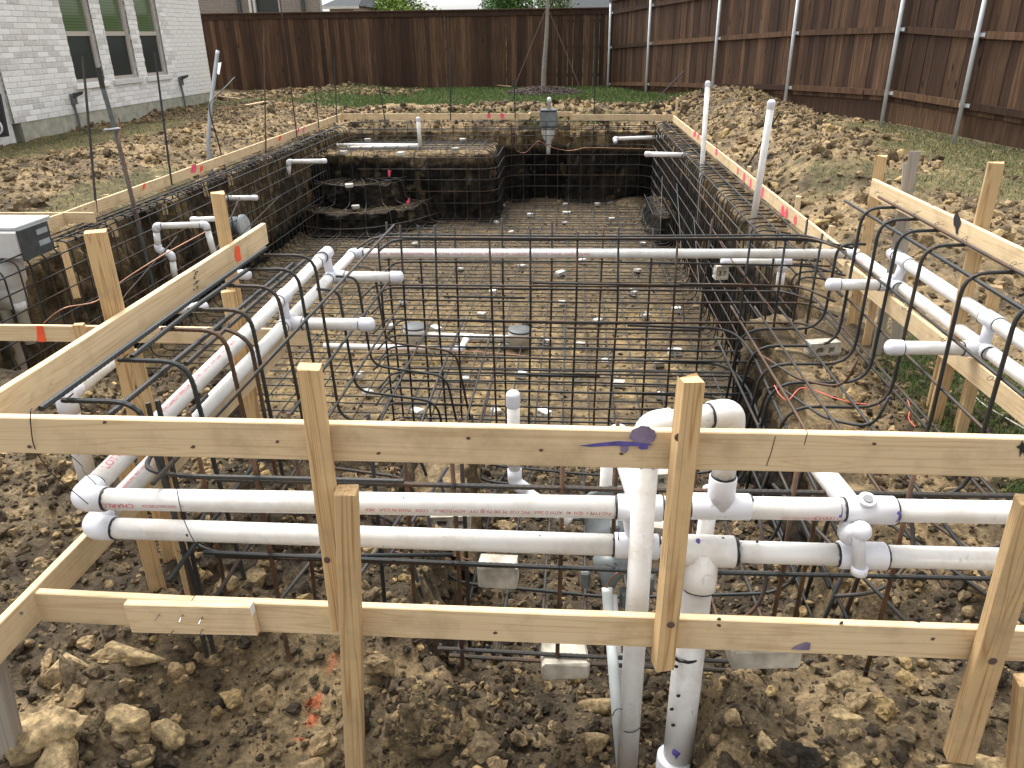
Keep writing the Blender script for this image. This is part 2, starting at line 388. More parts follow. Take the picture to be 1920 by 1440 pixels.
def fillet(pts, R, n=5):
    P = [Vector(p) for p in pts]; out = [P[0]]
    for i in range(1, len(P) - 1):
        a, b, c = P[i - 1], P[i], P[i + 1]; d1 = (a - b); d2 = (c - b)
        if d1.length < 1e-6 or d2.length < 1e-6: continue
        r = min(R, d1.length * 0.48, d2.length * 0.48); p, q = b + d1.normalized() * r, b + d2.normalized() * r
        for k in range(n + 1):
            t = k / n; out.append(p * (1 - t) ** 2 + b * 2 * t * (1 - t) + q * t * t)
    out.append(P[-1]); return out

def smooth_curve(pts, k=6):
    P = [Vector(p) for p in pts]; out = []
    for i in range(len(P) - 1):
        p0, p1, p2, p3 = P[max(i - 1, 0)], P[i], P[i + 1], P[min(i + 2, len(P) - 1)]
        for j in range(k):
            t = j / k
            out.append(0.5 * ((2 * p1) + (p2 - p0) * t + (2 * p0 - 5 * p1 + 4 * p2 - p3) * t * t + (3 * p1 - p0 - 3 * p2 + p3) * t ** 3))
    out.append(P[-1]); return out

def mesh_of(name, v, f, mat, smooth=False):
    me = bpy.data.meshes.new(name); me.from_pydata([tuple(p) for p in v], [], f); me.materials.append(mat)
    if smooth: me.polygons.foreach_set('use_smooth', [True] * len(me.polygons))
    me.update(); return me

def np_mesh(name, V, Fq, mat, col=None, smooth=False):
    """big mesh from arrays (all faces the same size)"""
    me = bpy.data.meshes.new(name); k = Fq.shape[1]
    me.vertices.add(len(V)); me.vertices.foreach_set('co', np.ascontiguousarray(V, np.float32).ravel())
    me.loops.add(Fq.size); me.loops.foreach_set('vertex_index', np.ascontiguousarray(Fq, np.int32).ravel())
    me.polygons.add(len(Fq)); me.polygons.foreach_set('loop_start', np.arange(0, Fq.size, k, dtype=np.int32))
    me.polygons.foreach_set('use_smooth', np.full(len(Fq), smooth))
    me.materials.append(mat); me.update(calc_edges=True)
    if col is not None:
        a = me.color_attributes.new('Col', 'FLOAT_COLOR', 'POINT')
        a.data.foreach_set('color', np.concatenate([col, np.ones((len(col), 1))], 1).astype(np.float32).ravel())
    return me

def tag(o, label=None, cat=None, group=None, kind=None):
    if label: o['label'] = label
    if cat: o['category'] = cat
    if group: o['group'] = group
    if kind: o['kind'] = kind
    return o

WM = {}
def link(name, me, parent=None, mat_world=None):
    o = bpy.data.objects.new(name, me); COL.objects.link(o)
    if parent is not None: o.parent = parent
    if mat_world is not None:
        o.matrix_basis = mat_world
    WM[o.name] = (WM[parent.name] if parent is not None else Matrix()) @ o.matrix_basis
    return o

def empty(name, loc, label, cat, group=None):
    o = link(name, None, None, Matrix.Translation(Vector(loc))); o.empty_display_size = 0.1
    return tag(o, label, cat, group)

def part(parent, name, mb, mat, smooth=False):
    """world-space shape as a child mesh of a thing (or of one of its parts)"""
    inv = WM[parent.name].inverted()
    return link(name, mesh_of(name, [inv @ Vector(p) for p in mb.v], mb.f, mat, smooth), parent)

def solid(name, mb, mat, label, cat, group=None, smooth=False, origin=None):
    """a thing that is one mesh"""
    o0 = Vector(origin) if origin is not None else Vector(mb.v[0])
    o = link(name, mesh_of(name, [Vector(p) - o0 for p in mb.v], mb.f, mat, smooth), None, Matrix.Translation(o0))
    return tag(o, label, cat, group)

def struct(name, me, kind='structure'):
    return tag(link(name, me), kind=kind)

def frame_from(x_dir, up_dir, loc):
    x = Vector(x_dir).normalized(); z = Vector(up_dir); z = (z - x * z.dot(x)).normalized(); y = z.cross(x)
    return Matrix(((x.x, y.x, z.x, loc[0]), (x.y, y.y, z.y, loc[1]), (x.z, y.z, z.z, loc[2]), (0, 0, 0, 1)))

# ================================================================== TERRAIN
PIT = np.array([(-4.5, 3.75), (-4.5, 15.0), (-.9, 15.0), (-.86, 15.36), (-.04, 15.36), (0.0, 15.0), (1.68, 15.0), (1.68, 4.75), (1.08, 4.45), (1.0, 1.95), (0.42, 1.72), (0.22, 0.6),
                (-0.12, 0.6), (-0.18, 1.5), (-0.42, 1.8), (-0.52, 3.1), (-1.5, 3.15), (-1.55, 3.75)])

def sdist(x, y, poly):
    """signed distance to a polygon, positive inside"""
    d = np.full(x.shape, 1e9); ins = np.zeros(x.shape, bool)
    for (ax, ay), (bx, by) in zip(poly, np.roll(poly, -1, 0)):
        ex, ey = bx - ax, by - ay
        t = np.clip(((x - ax) * ex + (y - ay) * ey) / (ex * ex + ey * ey), 0, 1)
        d = np.minimum(d, np.hypot(x - ax - t * ex, y - ay - t * ey))
        c = (ay > y) != (by > y)
        with np.errstate(divide='ignore', invalid='ignore'):
            ins ^= c & (x < (bx - ax) * (y - ay) / (by - ay + 1e-12) + ax)
    return np.where(ins, d, -d)

def grass_mask(x, y):
    n = fbm(x * 0.9, y * 0.9, o=3, s=41) * 0.8 + fbm(x * 4, y * 4, o=2, s=43) * 0.3
    g = sstep(17.3, 18.2, y + n * 1.2) * sstep(-7.2, -5.4, x + n) * sstep(3.2, 1.8, x + n)                 # back lawn
    g = np.maximum(g, 0.62 * sstep(0.0, 0.5, 1.25 - np.hypot((x + 8.0) / 1.0, (y - 12.8) / 3.2) + n * 0.6))   # by the house
    g = np.maximum(g, 0.95 * sstep(0.0, 0.3, 1.0 - np.hypot((x + 8.1) / 0.9, (y - 19.0) / 1.3) + n * 0.5))
    g = np.maximum(g, 0.75 * sstep(0.0, 0.5, 1.1 - np.hypot((x - 5.1) / 1.5, (y - 10.8) / 2.6) + n * 0.9))     # right yard
    g = np.maximum(g, 0.9 * sstep(0.0, 0.5, 1.1 - np.hypot((x - 5.6) / 0.7, (y - 9.0) / 2.4) + n * 0.9))
    g = np.maximum(g, 0.6 * sstep(0.0, 0.5, 1.0 - np.hypot((x - 4.0) / 1.6, (y - 7.8) / 1.0) + n * 1.1))
    g = np.maximum(g, 0.95 * sstep(0.0, 0.4, 1.05 - np.hypot((x - 1.95) / 0.42, (y - 3.2) / 1.5) + n * 0.4))   # beside the spa
    g = np.maximum(g, 0.5 * sstep(0.0, 0.4, 1.0 - np.hypot((x + 1.5) / 3.0, (y - 15.7) / 0.4) + n * 0.4))
    g = np.maximum(g, 0.5 * sstep(0.0, 0.3, 1.0 - np.hypot((x + 5.0) / 0.5, (y - 8.5) / 3.4) + n * 1.0))
    return g

def ground_base(x, y):
    b = np.interp(y, [0, 3, 5, 9, 15, 20, 26, 60], [0.0, 0.02, 0.07, 0.12, 0.18, 0.26, 0.28, 0.3])
    r = sstep(2.0, 2.9, x) * sstep(4.6, 6.0, y)                                   # spoil heaped to the right of the pool
    b = b + r * 0.16 * sstep(22, 16, y) * sstep(5.8, 4.0, x)
    b = b + 0.19 * np.exp(-((x - 2.95) / 0.75) ** 2 - ((y - 14.5) / 4.2) ** 2)
    b = b + 0.20 * np.exp(-((x - 2.75) / 0.55) ** 2 - ((y - 8.6) / 1.3) ** 2)
    b = b + 0.16 * np.exp(-((y - 16.3) / 0.45) ** 2) * sstep(-4.5, -1.0, x) * sstep(6, 2, x)
    b = b + 0.10 * np.exp(-((x + 6.2) / 0.8) ** 2) * sstep(3, 6, y) - 0.05 * sstep(-7.8, -8.6, x) - 0.10 * np.exp(-((y - 15.2) / 0.5) ** 2) * sstep(2.3, 1.6, x) * sstep(-5, -4.4, x)
    b = b - 0.11 * sstep(1.95, 1.5, y) * sstep(-0.25, -0.5, x) * sstep(-1.3, -1.0, x)
    b = b + 0.09 * np.exp(-((x + 0.22) / 0.16) ** 2 - ((y - 1.5) / 0.26) ** 2)       # heap by the trench
    b = b + 0.09 * sstep(0.55, 0.85, x) * sstep(1.9, 1.5, y)
    b = b - 0.15 * np.exp(-(np.minimum(sdist(x, y, PIT), 0) / 0.33) ** 2) * sstep(4.2, 5.2, y)
    b = b + 0.02 * np.exp(-((x - 1.22) / 0.26) ** 4) * sstep(2.0, 2.4, y) * sstep(4.5, 4.1, y)
    b = b - 0.06 * sstep(0.5, 1.3, y) * sstep(1.35, 1.0, np.abs(x))* sstep(3.3, 2.6, y)
    return b

def pit_floor(x, y):
    f = np.interp(y, [0, 1.25, 1.7, 2.0, 3.3, 4.4, 5.2, 6.0], [-0.34, -0.30, -0.30, -0.36, -0.5, -0.95, -1.27, -1.3])
    led = sstep(-1.45, -1.55, x) * sstep(13.37, 13.47, y)
    f = f + led * 1.09
    st1 = sstep(.78, .70, np.hypot((x + 3.6), (y - 13.4) * 1.1)) * (y < 13.5)
    st2 = sstep(1.25, 1.16, np.hypot((x + 3.6), (y - 13.4) * .9)) * (y < 13.5)
    f = np.maximum(f, -1.3 + 0.34 * st2 + 0.34 * st1)
    ls = sstep(1.25, 1.38, x) * sstep(11.6, 11.75, y) * sstep(13.4, 13.2, y)
    f = np.maximum(f, -1.3 + 0.42 * ls)
    f = f + 0.14 * np.exp(-((x - 1.25) / 0.4) ** 2 - ((y - 14.7) / 0.5) ** 2)
    return f

def height(x, y):
    x = np.asarray(x, float); y = np.asarray(y, float)
    b = ground_base(x, y); gm = grass_mask(x, y); sd_ = sdist(x, y, PIT)
    rough = (1 - 0.85 * gm)
    yard = sstep(4.0, 6.0, y)
    n = fbm(x * 0.7, y * 0.7, o=3, s=3) * 0.07 * yard + fbm(x * 2.6, y * 2.6, o=3, s=5) * 0.05 + np.abs(fbm(x * 6, y * 6, o=3, s=9)) * 0.06 \
        + fbm(x * 17, y * 17, o=3, s=11) * 0.022
    g = b + n * rough
    fl = pit_floor(x, y)
    f = fl + fbm(x * 2.2, y * 2.2, o=3, s=15) * 0.035 + fbm(x * 9, y * 9, o=3, s=17) * 0.014 + sstep(3.6, 2.2, y) * fbm(x * 8, y * 8, o=3, s=18) * 0.05
    jag = fbm(x * 3.5, y * 3.5, o=3, s=21) * 0.05
    nf = sstep(2.75, 2.55, y)                                  # soft broken banks near the camera, sheer cut faces beyond
    jag2 = fbm(x * 5, y * 5, o=4, s=23) * 0.07
    k = sstep(-0.19, -0.07, sd_ + jag * 0.5) * (1 - nf) + sstep(-0.06, 0.07, sd_ + jag2) * nf
    return g * (1 - k) + f * k

TAN = np.array([0.268, 0.203, 0.120]); BRN = np.array([0.116, 0.090, 0.058]); DRK = np.array([0.045, 0.036, 0.026])
BLK = np.array([0.0105, 0.0095, 0.0085]); LIM = np.array([0.36, 0.27, 0.14])

def lerp(a, b, t): return a * (1 - t[:, None]) + b * t[:, None]

PAINT = [(at(u, v, z=-0.06), a, b_) for u, v, a, b_ in ((620, 1229, .018, .018), (584, 1280, .024, .028), (573, 1302, .018, .016), (552, 1335, .014, .014))]
def paint_spots(x, y):
    return sum(np.exp(-((x - p.x) / a) ** 2 - ((y - p.y) / b_) ** 2) for p, a, b_ in PAINT)

def soil_col(x, y, z):
    a = fbm(x * 1.3, y * 1.3, o=4, s=51); b_ = fbm(x * 7, y * 7, o=4, s=53); yard = sstep(3.6, 5.5, y)
    t = np.clip(0.28 + 0.38 * yard + 0.6 * a + 0.55 * b_, 0, 1)
    c = lerp(DRK * 1.25, BRN, np.clip(t * 2, 0, 1)); c = lerp(c, TAN, np.clip(t * 2 - 0.9, 0, 1))
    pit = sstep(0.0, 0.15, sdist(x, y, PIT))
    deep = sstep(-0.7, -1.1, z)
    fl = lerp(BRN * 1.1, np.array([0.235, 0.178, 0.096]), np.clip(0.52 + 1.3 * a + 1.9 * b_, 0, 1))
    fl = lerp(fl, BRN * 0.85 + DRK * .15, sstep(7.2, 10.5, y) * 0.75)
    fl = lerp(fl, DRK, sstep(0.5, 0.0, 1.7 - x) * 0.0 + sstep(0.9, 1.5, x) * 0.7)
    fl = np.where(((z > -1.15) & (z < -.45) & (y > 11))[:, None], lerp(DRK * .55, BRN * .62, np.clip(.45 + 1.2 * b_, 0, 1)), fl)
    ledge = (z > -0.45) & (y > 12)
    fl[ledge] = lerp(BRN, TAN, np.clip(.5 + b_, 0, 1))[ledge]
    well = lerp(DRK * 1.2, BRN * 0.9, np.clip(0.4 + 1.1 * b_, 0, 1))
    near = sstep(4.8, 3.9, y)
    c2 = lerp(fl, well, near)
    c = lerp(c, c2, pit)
    bank = sstep(0.11, 0.03, np.abs(sdist(x, y, PIT) - 0.01 + 0.05 * a)) * sstep(3.0, 2.6, y) * np.clip(.5 + 1.2 * b_, 0, 1)
    c = lerp(c, TAN * 0.95, bank * 0.8)
    shelf = np.exp(-((x - 1.25) / 0.33) ** 4) * sstep(1.9, 2.3, y) * sstep(4.6, 4.2, y) * (z > -.2)
    c = lerp(c, TAN * 0.92, shelf * np.clip(.7 + .8 * b_, 0, 1))
    gm = grass_mask(x, y)
    c = lerp(c, np.array([0.085, 0.088, 0.036]), np.clip(gm * 1.1, 0, 0.9))
    # orange marking paint sprayed on the soil
    o = paint_spots(x, y)
    o = sstep(0.30, 0.6, o * (1 + 1.2 * fbm(x * 30, y * 30, o=2, s=61)))
    c = lerp(c, np.array([0.62, 0.10, 0.025]), o * 0.6)
    return c

def axis_lines(breaks):
    out = [breaks[0][0]]
    for (a, _), (b, s) in zip(breaks, breaks[1:]):
        n = max(1, int(round((b - a) / s))); out += [a + (b - a) * (i + 1) / n for i in range(n)]
    return np.array(out)

gx = axis_lines([(-140, 0), (-40, 20), (-14, 4), (-9.6, 0.3), (-5.2, 0.06), (-2.2, 0.04), (2.4, 0.0235), (5.2, 0.05), (8.0, 0.1), (14, 1.0), (40, 4), (140, 20)])
gy = axis_lines([(-30, 0), (-4, 4), (0.4, 0.5), (0.9, 0.05), (3.4, 0.019), (6.0, 0.028), (15.4, 0.055), (18.5, 0.06), (23.6, 0.12), (34, 1.0), (60, 5), (200, 20)])
GX, GY = np.meshgrid(gx, gy); X_, Y_ = GX.ravel(), GY.ravel()
Z_ = height(X_, Y_)
ii = np.arange(len(gx) * len(gy)).reshape(len(gy), len(gx))
Q = np.stack([ii[:-1, :-1], ii[:-1, 1:], ii[1:, 1:], ii[1:, :-1]], -1).reshape(-1, 4)
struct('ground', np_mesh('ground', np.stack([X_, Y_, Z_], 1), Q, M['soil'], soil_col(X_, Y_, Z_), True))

def hit_ground(px, py, sink=0.0):
    """where the line of sight through a photo pixel meets the soil"""
    d = RW @ np.array([px - 960, py - 720, F]); d = d / np.linalg.norm(d)
    t = np.arange(0.9, 24, 0.004); p = CAM[None] + t[:, None] * d[None]
    k = int(np.argmax(p[:, 2] < height(p[:, 0], p[:, 1]))); v = Vector(p[k]); v.z -= sink; return v

# ---- cut faces of the excavation
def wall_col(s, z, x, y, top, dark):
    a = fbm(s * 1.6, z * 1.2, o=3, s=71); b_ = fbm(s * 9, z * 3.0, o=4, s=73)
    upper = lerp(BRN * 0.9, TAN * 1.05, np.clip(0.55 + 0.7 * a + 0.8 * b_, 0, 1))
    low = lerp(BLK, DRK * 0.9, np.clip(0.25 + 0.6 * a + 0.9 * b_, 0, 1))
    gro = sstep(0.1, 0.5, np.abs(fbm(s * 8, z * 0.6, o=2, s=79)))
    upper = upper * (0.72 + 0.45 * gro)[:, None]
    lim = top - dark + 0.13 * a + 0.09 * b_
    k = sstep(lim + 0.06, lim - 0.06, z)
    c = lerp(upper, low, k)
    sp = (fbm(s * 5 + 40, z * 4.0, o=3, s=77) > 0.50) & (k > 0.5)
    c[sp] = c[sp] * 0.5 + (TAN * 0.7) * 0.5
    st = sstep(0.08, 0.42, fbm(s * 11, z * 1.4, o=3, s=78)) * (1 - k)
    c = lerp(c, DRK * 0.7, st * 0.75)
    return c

def cut_face(name, path, ztop, zbot, dark, amp=0.05, step=0.035, lip=0.28, tone=1.0):
    """soil face along a plan path, facing the left-hand side of the walk"""
    P = np.array(path, float); seg = np.hypot(*np.diff(P, axis=0).T); S = np.concatenate([[0], np.cumsum(seg)])
    s = np.arange(0, S[-1], step); px_ = np.interp(s, S, P[:, 0]); py_ = np.interp(s, S, P[:, 1])
    tx = np.gradient(px_, s); ty = np.gradient(py_, s); k = 7; ker = np.ones(k) / k
    tx = np.convolve(np.pad(tx, k // 2, 'edge'), ker, 'valid'); ty = np.convolve(np.pad(ty, k // 2, 'edge'), ker, 'valid')
    L = np.hypot(tx, ty); nx, ny = -ty / L, tx / L
    zt = ztop(px_, py_) if callable(ztop) else np.full(len(s), ztop)
    zb = zbot(px_ + nx * 0.3, py_ + ny * 0.3) if callable(zbot) else np.full(len(s), zbot)
    nv = 34; rows = []
    for j in range(nv + 6):
        if j < 3:   o = 0.10 - 0.04 * j + 0.0 * s; z = zb - 0.05 + 0.02 * j
        elif j <= nv + 2:
            u = (j - 3) / (nv - 1); z = zb + (zt - zb) * u; o = 0.065 - 0.07 * u + 0 * s
        else:
            q = (j - nv - 2) / 3; o = -0.04 - lip * q; z = zt - 0.10 * q * q
        m_ = 1.0 if 3 <= j <= nv + 2 else 0.4
        zz = z + 0 * s
        d = fbm(s * 2.1, zz * 2.1, o=3, s=81) * amp - np.abs(fbm(s * 8, zz * 0.6, o=2, s=79)) * amp * 0.9 + np.abs(fbm(s * 9, zz * 2.2, o=3, s=83)) * amp * 1.3 + fbm(s * 22, zz * 16, o=3, s=85) * amp * 0.6
        x = px_ + nx * (o + d * m_); y = py_ + ny * (o + d * m_)
        zz = zz + (fbm(s * 6, zz * 6 + 30, o=2, s=87) * 0.04 if j > nv - 3 else 0)
        rows.append(np.stack([x, y, zz, s, zt], 1))
    A = np.array(rows); n1, n2 = A.shape[:2]; A = A.reshape(-1, 5)
    i = np.arange(n1 * n2).reshape(n1, n2)
    q = np.stack([i[:-1, :-1], i[:-1, 1:], i[1:, 1:], i[1:, :-1]], -1).reshape(-1, 4)[:, ::-1]
    c = wall_col(A[:, 3], A[:, 2], A[:, 0], A[:, 1], A[:, 4], dark) * tone      # one factor scales the colour of the whole face evenly
    return struct(name, np_mesh(name, A[:, :3], q, M['soil'], c, True))

gtop = lambda x, y: ground_base(x, y) + 0.03
# walked so that the pit lies on the left hand
cut_face('excavated_wall', [(1.07, 2.5), (1.1, 4.45), (1.7, 4.8), (1.7, 14.98), (-.02, 14.98), (-.06, 15.36), (-.84, 15.36), (-.88, 14.98), (-1.35, 14.98)], gtop, pit_floor, 0.30, 0.06, tone=0.85)
cut_face('excavated_wall', [(-1.35, 14.96), (-4.48, 14.96), (-4.5, 3.8)], gtop, lambda x, y: np.where(y > 13.3, -0.2, -1.28), 1.0, 0.08, tone=0.68)
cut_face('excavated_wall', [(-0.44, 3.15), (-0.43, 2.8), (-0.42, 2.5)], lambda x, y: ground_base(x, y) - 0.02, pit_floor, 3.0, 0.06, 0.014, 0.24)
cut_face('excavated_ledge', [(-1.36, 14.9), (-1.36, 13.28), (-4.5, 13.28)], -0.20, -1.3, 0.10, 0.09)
cut_face('excavated_step', [(-2.78, 13.3)] + [(-3.6 + 0.79 * math.cos(a), 13.4 - 0.72 * math.sin(a)) for a in np.linspace(0.2, 2.7, 12)], -0.60, -0.95, -0.3, 0.07, lip=0.08)
cut_face('excavated_step', [(-2.32, 13.3)] + [(-3.6 + 1.25 * math.cos(a), 13.4 - 1.38 * math.sin(a)) for a in np.linspace(0.1, 2.3, 14)], -0.94, -1.3, -0.3, 0.07, lip=0.08)
cut_face('excavated_step', [(1.7, 11.66), (1.36, 11.66), (1.3, 12.0), (1.3, 13.3), (1.7, 13.4)], -0.89, -1.3, -0.3, 0.03, lip=0.1)

# ---- loose clods, far too many to count
def rock_protos(sub, count, seed, amp=0.35, flat=0.8):
    import bmesh
    out = []
    for k in range(count):
        bm = bmesh.new(); bmesh.ops.create_icosphere(bm, subdivisions=sub, radius=1.0)
        v = np.array([p.co for p in bm.verts]); f = np.array([[q.index for q in p.verts] for p in bm.faces]); bm.free()
        o = seed + k * 9.1
        d = 1 + amp * fbm(v[:, 0] * 1.1 + o, v[:, 1] * 1.1, v[:, 2] * 1.1, o=2, s=k) * 1.5 + amp * 0.6 * fbm(v[:, 0] * 3 + o, v[:, 1] * 3, v[:, 2] * 3, o=2, s=k + 5)
        v = v * d[:, None] * np.array([1.0, rng.uniform(0.5, 1.0), flat * rng.uniform(0.45, 1.0)])
        # chop a few facets
        for _ in range(8):
            nrm = rng.normal(size=3); nrm /= np.linalg.norm(nrm); c = rng.uniform(0.38, 0.78)
            h_ = v @ nrm - c; v = v - np.where(h_ > 0, h_, 0)[:, None] * nrm * 0.9
        out.append((v, f))
    return out

def scatter_mesh(pos, size, protos, cols, jitter=0.12):
    Vs, Fs, Cs = [], [], []; off = 0
    kind = rng.integers(0, len(protos), len(pos))
    for k, (pv, pf) in enumerate(protos):
        m = np.where(kind == k)[0]
        if not len(m): continue
        q = rng.normal(size=(len(m), 4)); q[:, 1:3] *= 0.35; q /= np.linalg.norm(q, axis=1)[:, None]
        w_, x, y, z = q.T
        R = np.stack([np.stack([1 - 2 * (y * y + z * z), 2 * (x * y - z * w_), 2 * (x * z + y * w_)], -1),
                      np.stack([2 * (x * y + z * w_), 1 - 2 * (x * x + z * z), 2 * (y * z - x * w_)], -1),
                      np.stack([2 * (x * z - y * w_), 2 * (y * z + x * w_), 1 - 2 * (x * x + y * y)], -1)], 1)
        V = np.einsum('nij,vj->nvi', R, pv) * size[m][:, None, None] + pos[m][:, None, :]
        Vs.append(V.reshape(-1, 3)); nvp = len(pv)
        Fs.append((pf[None] + (np.arange(len(m)) * nvp)[:, None, None] + off).reshape(-1, 3)); off += len(m) * nvp
        c = np.repeat(cols[m], nvp, 0); c = c * (1 + jitter * rng.normal(size=(len(c), 1))); Cs.append(np.clip(c, 0.002, 1))
    return np.concatenate(Vs), np.concatenate(Fs), np.concatenate(Cs)

P_HI = rock_protos(3, 8, 1.0, 0.55); P_MD = rock_protos(2, 14, 50.0, 0.6); P_LO = rock_protos(1, 14, 90.0, 0.6)

def clod_cols(n, x, y, tan=0.35, dark=0.35):
    t = rng.random(n); c = np.where((t < dark)[:, None], DRK * 1.3, np.where((t < 1 - tan)[:, None], BRN * 1.15, np.where((t < 1 - tan * 0.2)[:, None], TAN * .9, LIM * 0.85)))
    c = c * rng.uniform(0.75, 1.25, n)[:, None]
    if x is not None: c = np.where((paint_spots(x, y) * rng.uniform(.6, 1.4, n) > .55)[:, None], c * .4 + np.array([.27, .065, .025]), c)     # sprayed with marking paint
    return c

def clods(name, n, xr, yr, smin, smax, power, protos, tan, dark, keep=None, sink=0.25, mat='clod'):
    x = rng.uniform(*xr, n); y = rng.uniform(*yr, n)
    u = rng.random(n); s = (smin ** -power + u * (smax ** -power - smin ** -power)) ** (-1 / power)
    if keep is not None:
        k = keep(x, y); x, y, s = x[k], y[k], s[k]
    z = height(x, y) + s * (0.45 - sink)
    V, Fc, C = scatter_mesh(np.stack([x, y, z], 1), s, protos, clod_cols(len(x), x, y, tan, dark))
    return struct(name, np_mesh(name, V, Fc, M[mat], C, False), 'stuff')

inpit = lambda x, y: sdist(x, y, PIT)
open_soil = lambda x, y: (inpit(x, y) < 0.03) & (grass_mask(x, y) < rng.random(len(x)) * 0.5)
near = lambda x, y: (np.abs(x) < 0.95 * y + 0.35)
clods('soil_clods', 21000, (-2.7, 2.4), (1.0, 4.0), 0.0045, 0.017, 1.3, P_LO, 0.22, 0.34, near)
clods('soil_clods', 6200, (-2.5, 2.2), (1.05, 3.9), 0.012, 0.036, 2.0, P_MD, 0.28, 0.26, lambda x, y: near(x, y) & (inpit(x, y) < 0.3))
clods('soil_clods', 420, (-2.3, 2.0), (1.05, 3.4), 0.03, 0.055, 2.2, P_HI, 0.40, 0.22, lambda x, y: near(x, y) & (inpit(x, y) < 0.0))
clods('soil_clods', 2600, (-0.6, 1.1), (1.0, 4.4), 0.010, 0.042, 2.0, P_MD, 0.16, 0.5, lambda x, y: inpit(x, y) > -0.02)
clods('soil_clods', 11000, (-4.4, 1.6), (4.6, 14.8), 0.009, 0.034, 1.7, P_LO, 0.36, 0.36, lambda x, y: inpit(x, y) > 0.1, 0.35)
clods('soil_clods', 2100, (-9.0, -4.55), (4.2, 20.5), 0.025, 0.095, 2.2, P_MD, 0.55, 0.04, open_soil)
clods('soil_clods', 14000, (-9.0, -4.55), (4.2, 20.5), 0.012, 0.05, 1.6, P_LO, 0.55, 0.06, open_soil)
clods('soil_clods', 2500, (1.95, 5.4), (4.6, 19.0), 0.025, 0.11, 2.2, P_MD, 0.6, 0.03, open_soil)
clods('soil_clods', 14000, (1.95, 7.2), (3.9, 20.5), 0.012, 0.05, 1.6, P_LO, 0.6, 0.05, open_soil)
clods('soil_clods', 1500, (-4.8, 2.6), (15.25, 17.2), 0.025, 0.11, 1.9, P_MD, 0.36, 0.22, lambda x, y: rng.random(len(x)) > sstep(16.6, 17.4, y))
clods('soil_clods', 1200, (-9.0, -4.0), (20.0, 22.7), 0.03, 0.10, 1.8, P_MD, 0.42, 0.12)

clods('soil_clods', 1900, (-4.5, 1.7), (4.6, 15.0), 0.02, 0.07, 2.0, P_MD, 0.3, 0.45, lambda x, y: (inpit(x, y) > 0.03) & (inpit(x, y) < 0.28) & (rng.random(len(x)) < .8), 0.3)

# ---- grass, far too many blades to count
def blades(name, n, xr, yr, hgt, wid, dry=0.25, keep=None, tint=1.0):
    x = rng.uniform(*xr, n); y = rng.uniform(*yr, n); k = rng.random(n) < grass_mask(x, y) * 1.05
    if keep is not None: k &= keep(x, y)
    x, y = x[k], y[k]; m = len(x); z = height(x, y) - 0.004
    a = rng.uniform(0, 2 * math.pi, m); h_ = hgt * rng.uniform(0.5, 1.2, m); wd = wid * rng.uniform(0.6, 1.3, m)
    lx, ly = rng.normal(size=m) * h_ * 0.45, rng.normal(size=m) * h_ * 0.45
    dx, dy = np.cos(a) * wd, np.sin(a) * wd
    p0 = np.stack([x - dx, y - dy, z], 1); p1 = np.stack([x + dx, y + dy, z], 1); p2 = np.stack([x + lx, y + ly, z + h_], 1)
    V = np.stack([p0, p1, p2], 1).reshape(-1, 3); Fc = np.arange(3 * m).reshape(-1, 3)
    dr = (rng.random(m) < dry)[:, None]; c = np.where(dr, np.array([0.25, 0.205, 0.105]), np.array([0.068, 0.112, 0.032]) * tint) * rng.uniform(0.6, 1.4, m)[:, None]
    return struct(name, np_mesh(name, V, Fc, M['grass'], np.repeat(c, 3, 0)), 'stuff')

blades('grass', 80000, (-7.6, 3.4), (16.6, 23.2), 0.06, 0.010, 0.10, tint=1.35)
blades('grass', 30000, (-9.0, -4.6), (5.0, 20.6), 0.04, 0.006, 0.6)
blades('grass', 42000, (2.4, 7.4), (5.8, 14.6), 0.04, 0.006, 0.62)
blades('grass', 24000, (1.4, 2.5), (1.5, 5.0), 0.055, 0.003, 0.12, lambda x, y: sdist(x, y, PIT) < 0, tint=1.3)
blades('grass', 16000, (-4.6, 1.9), (15.2, 16.3), 0.05, 0.006, 0.3)

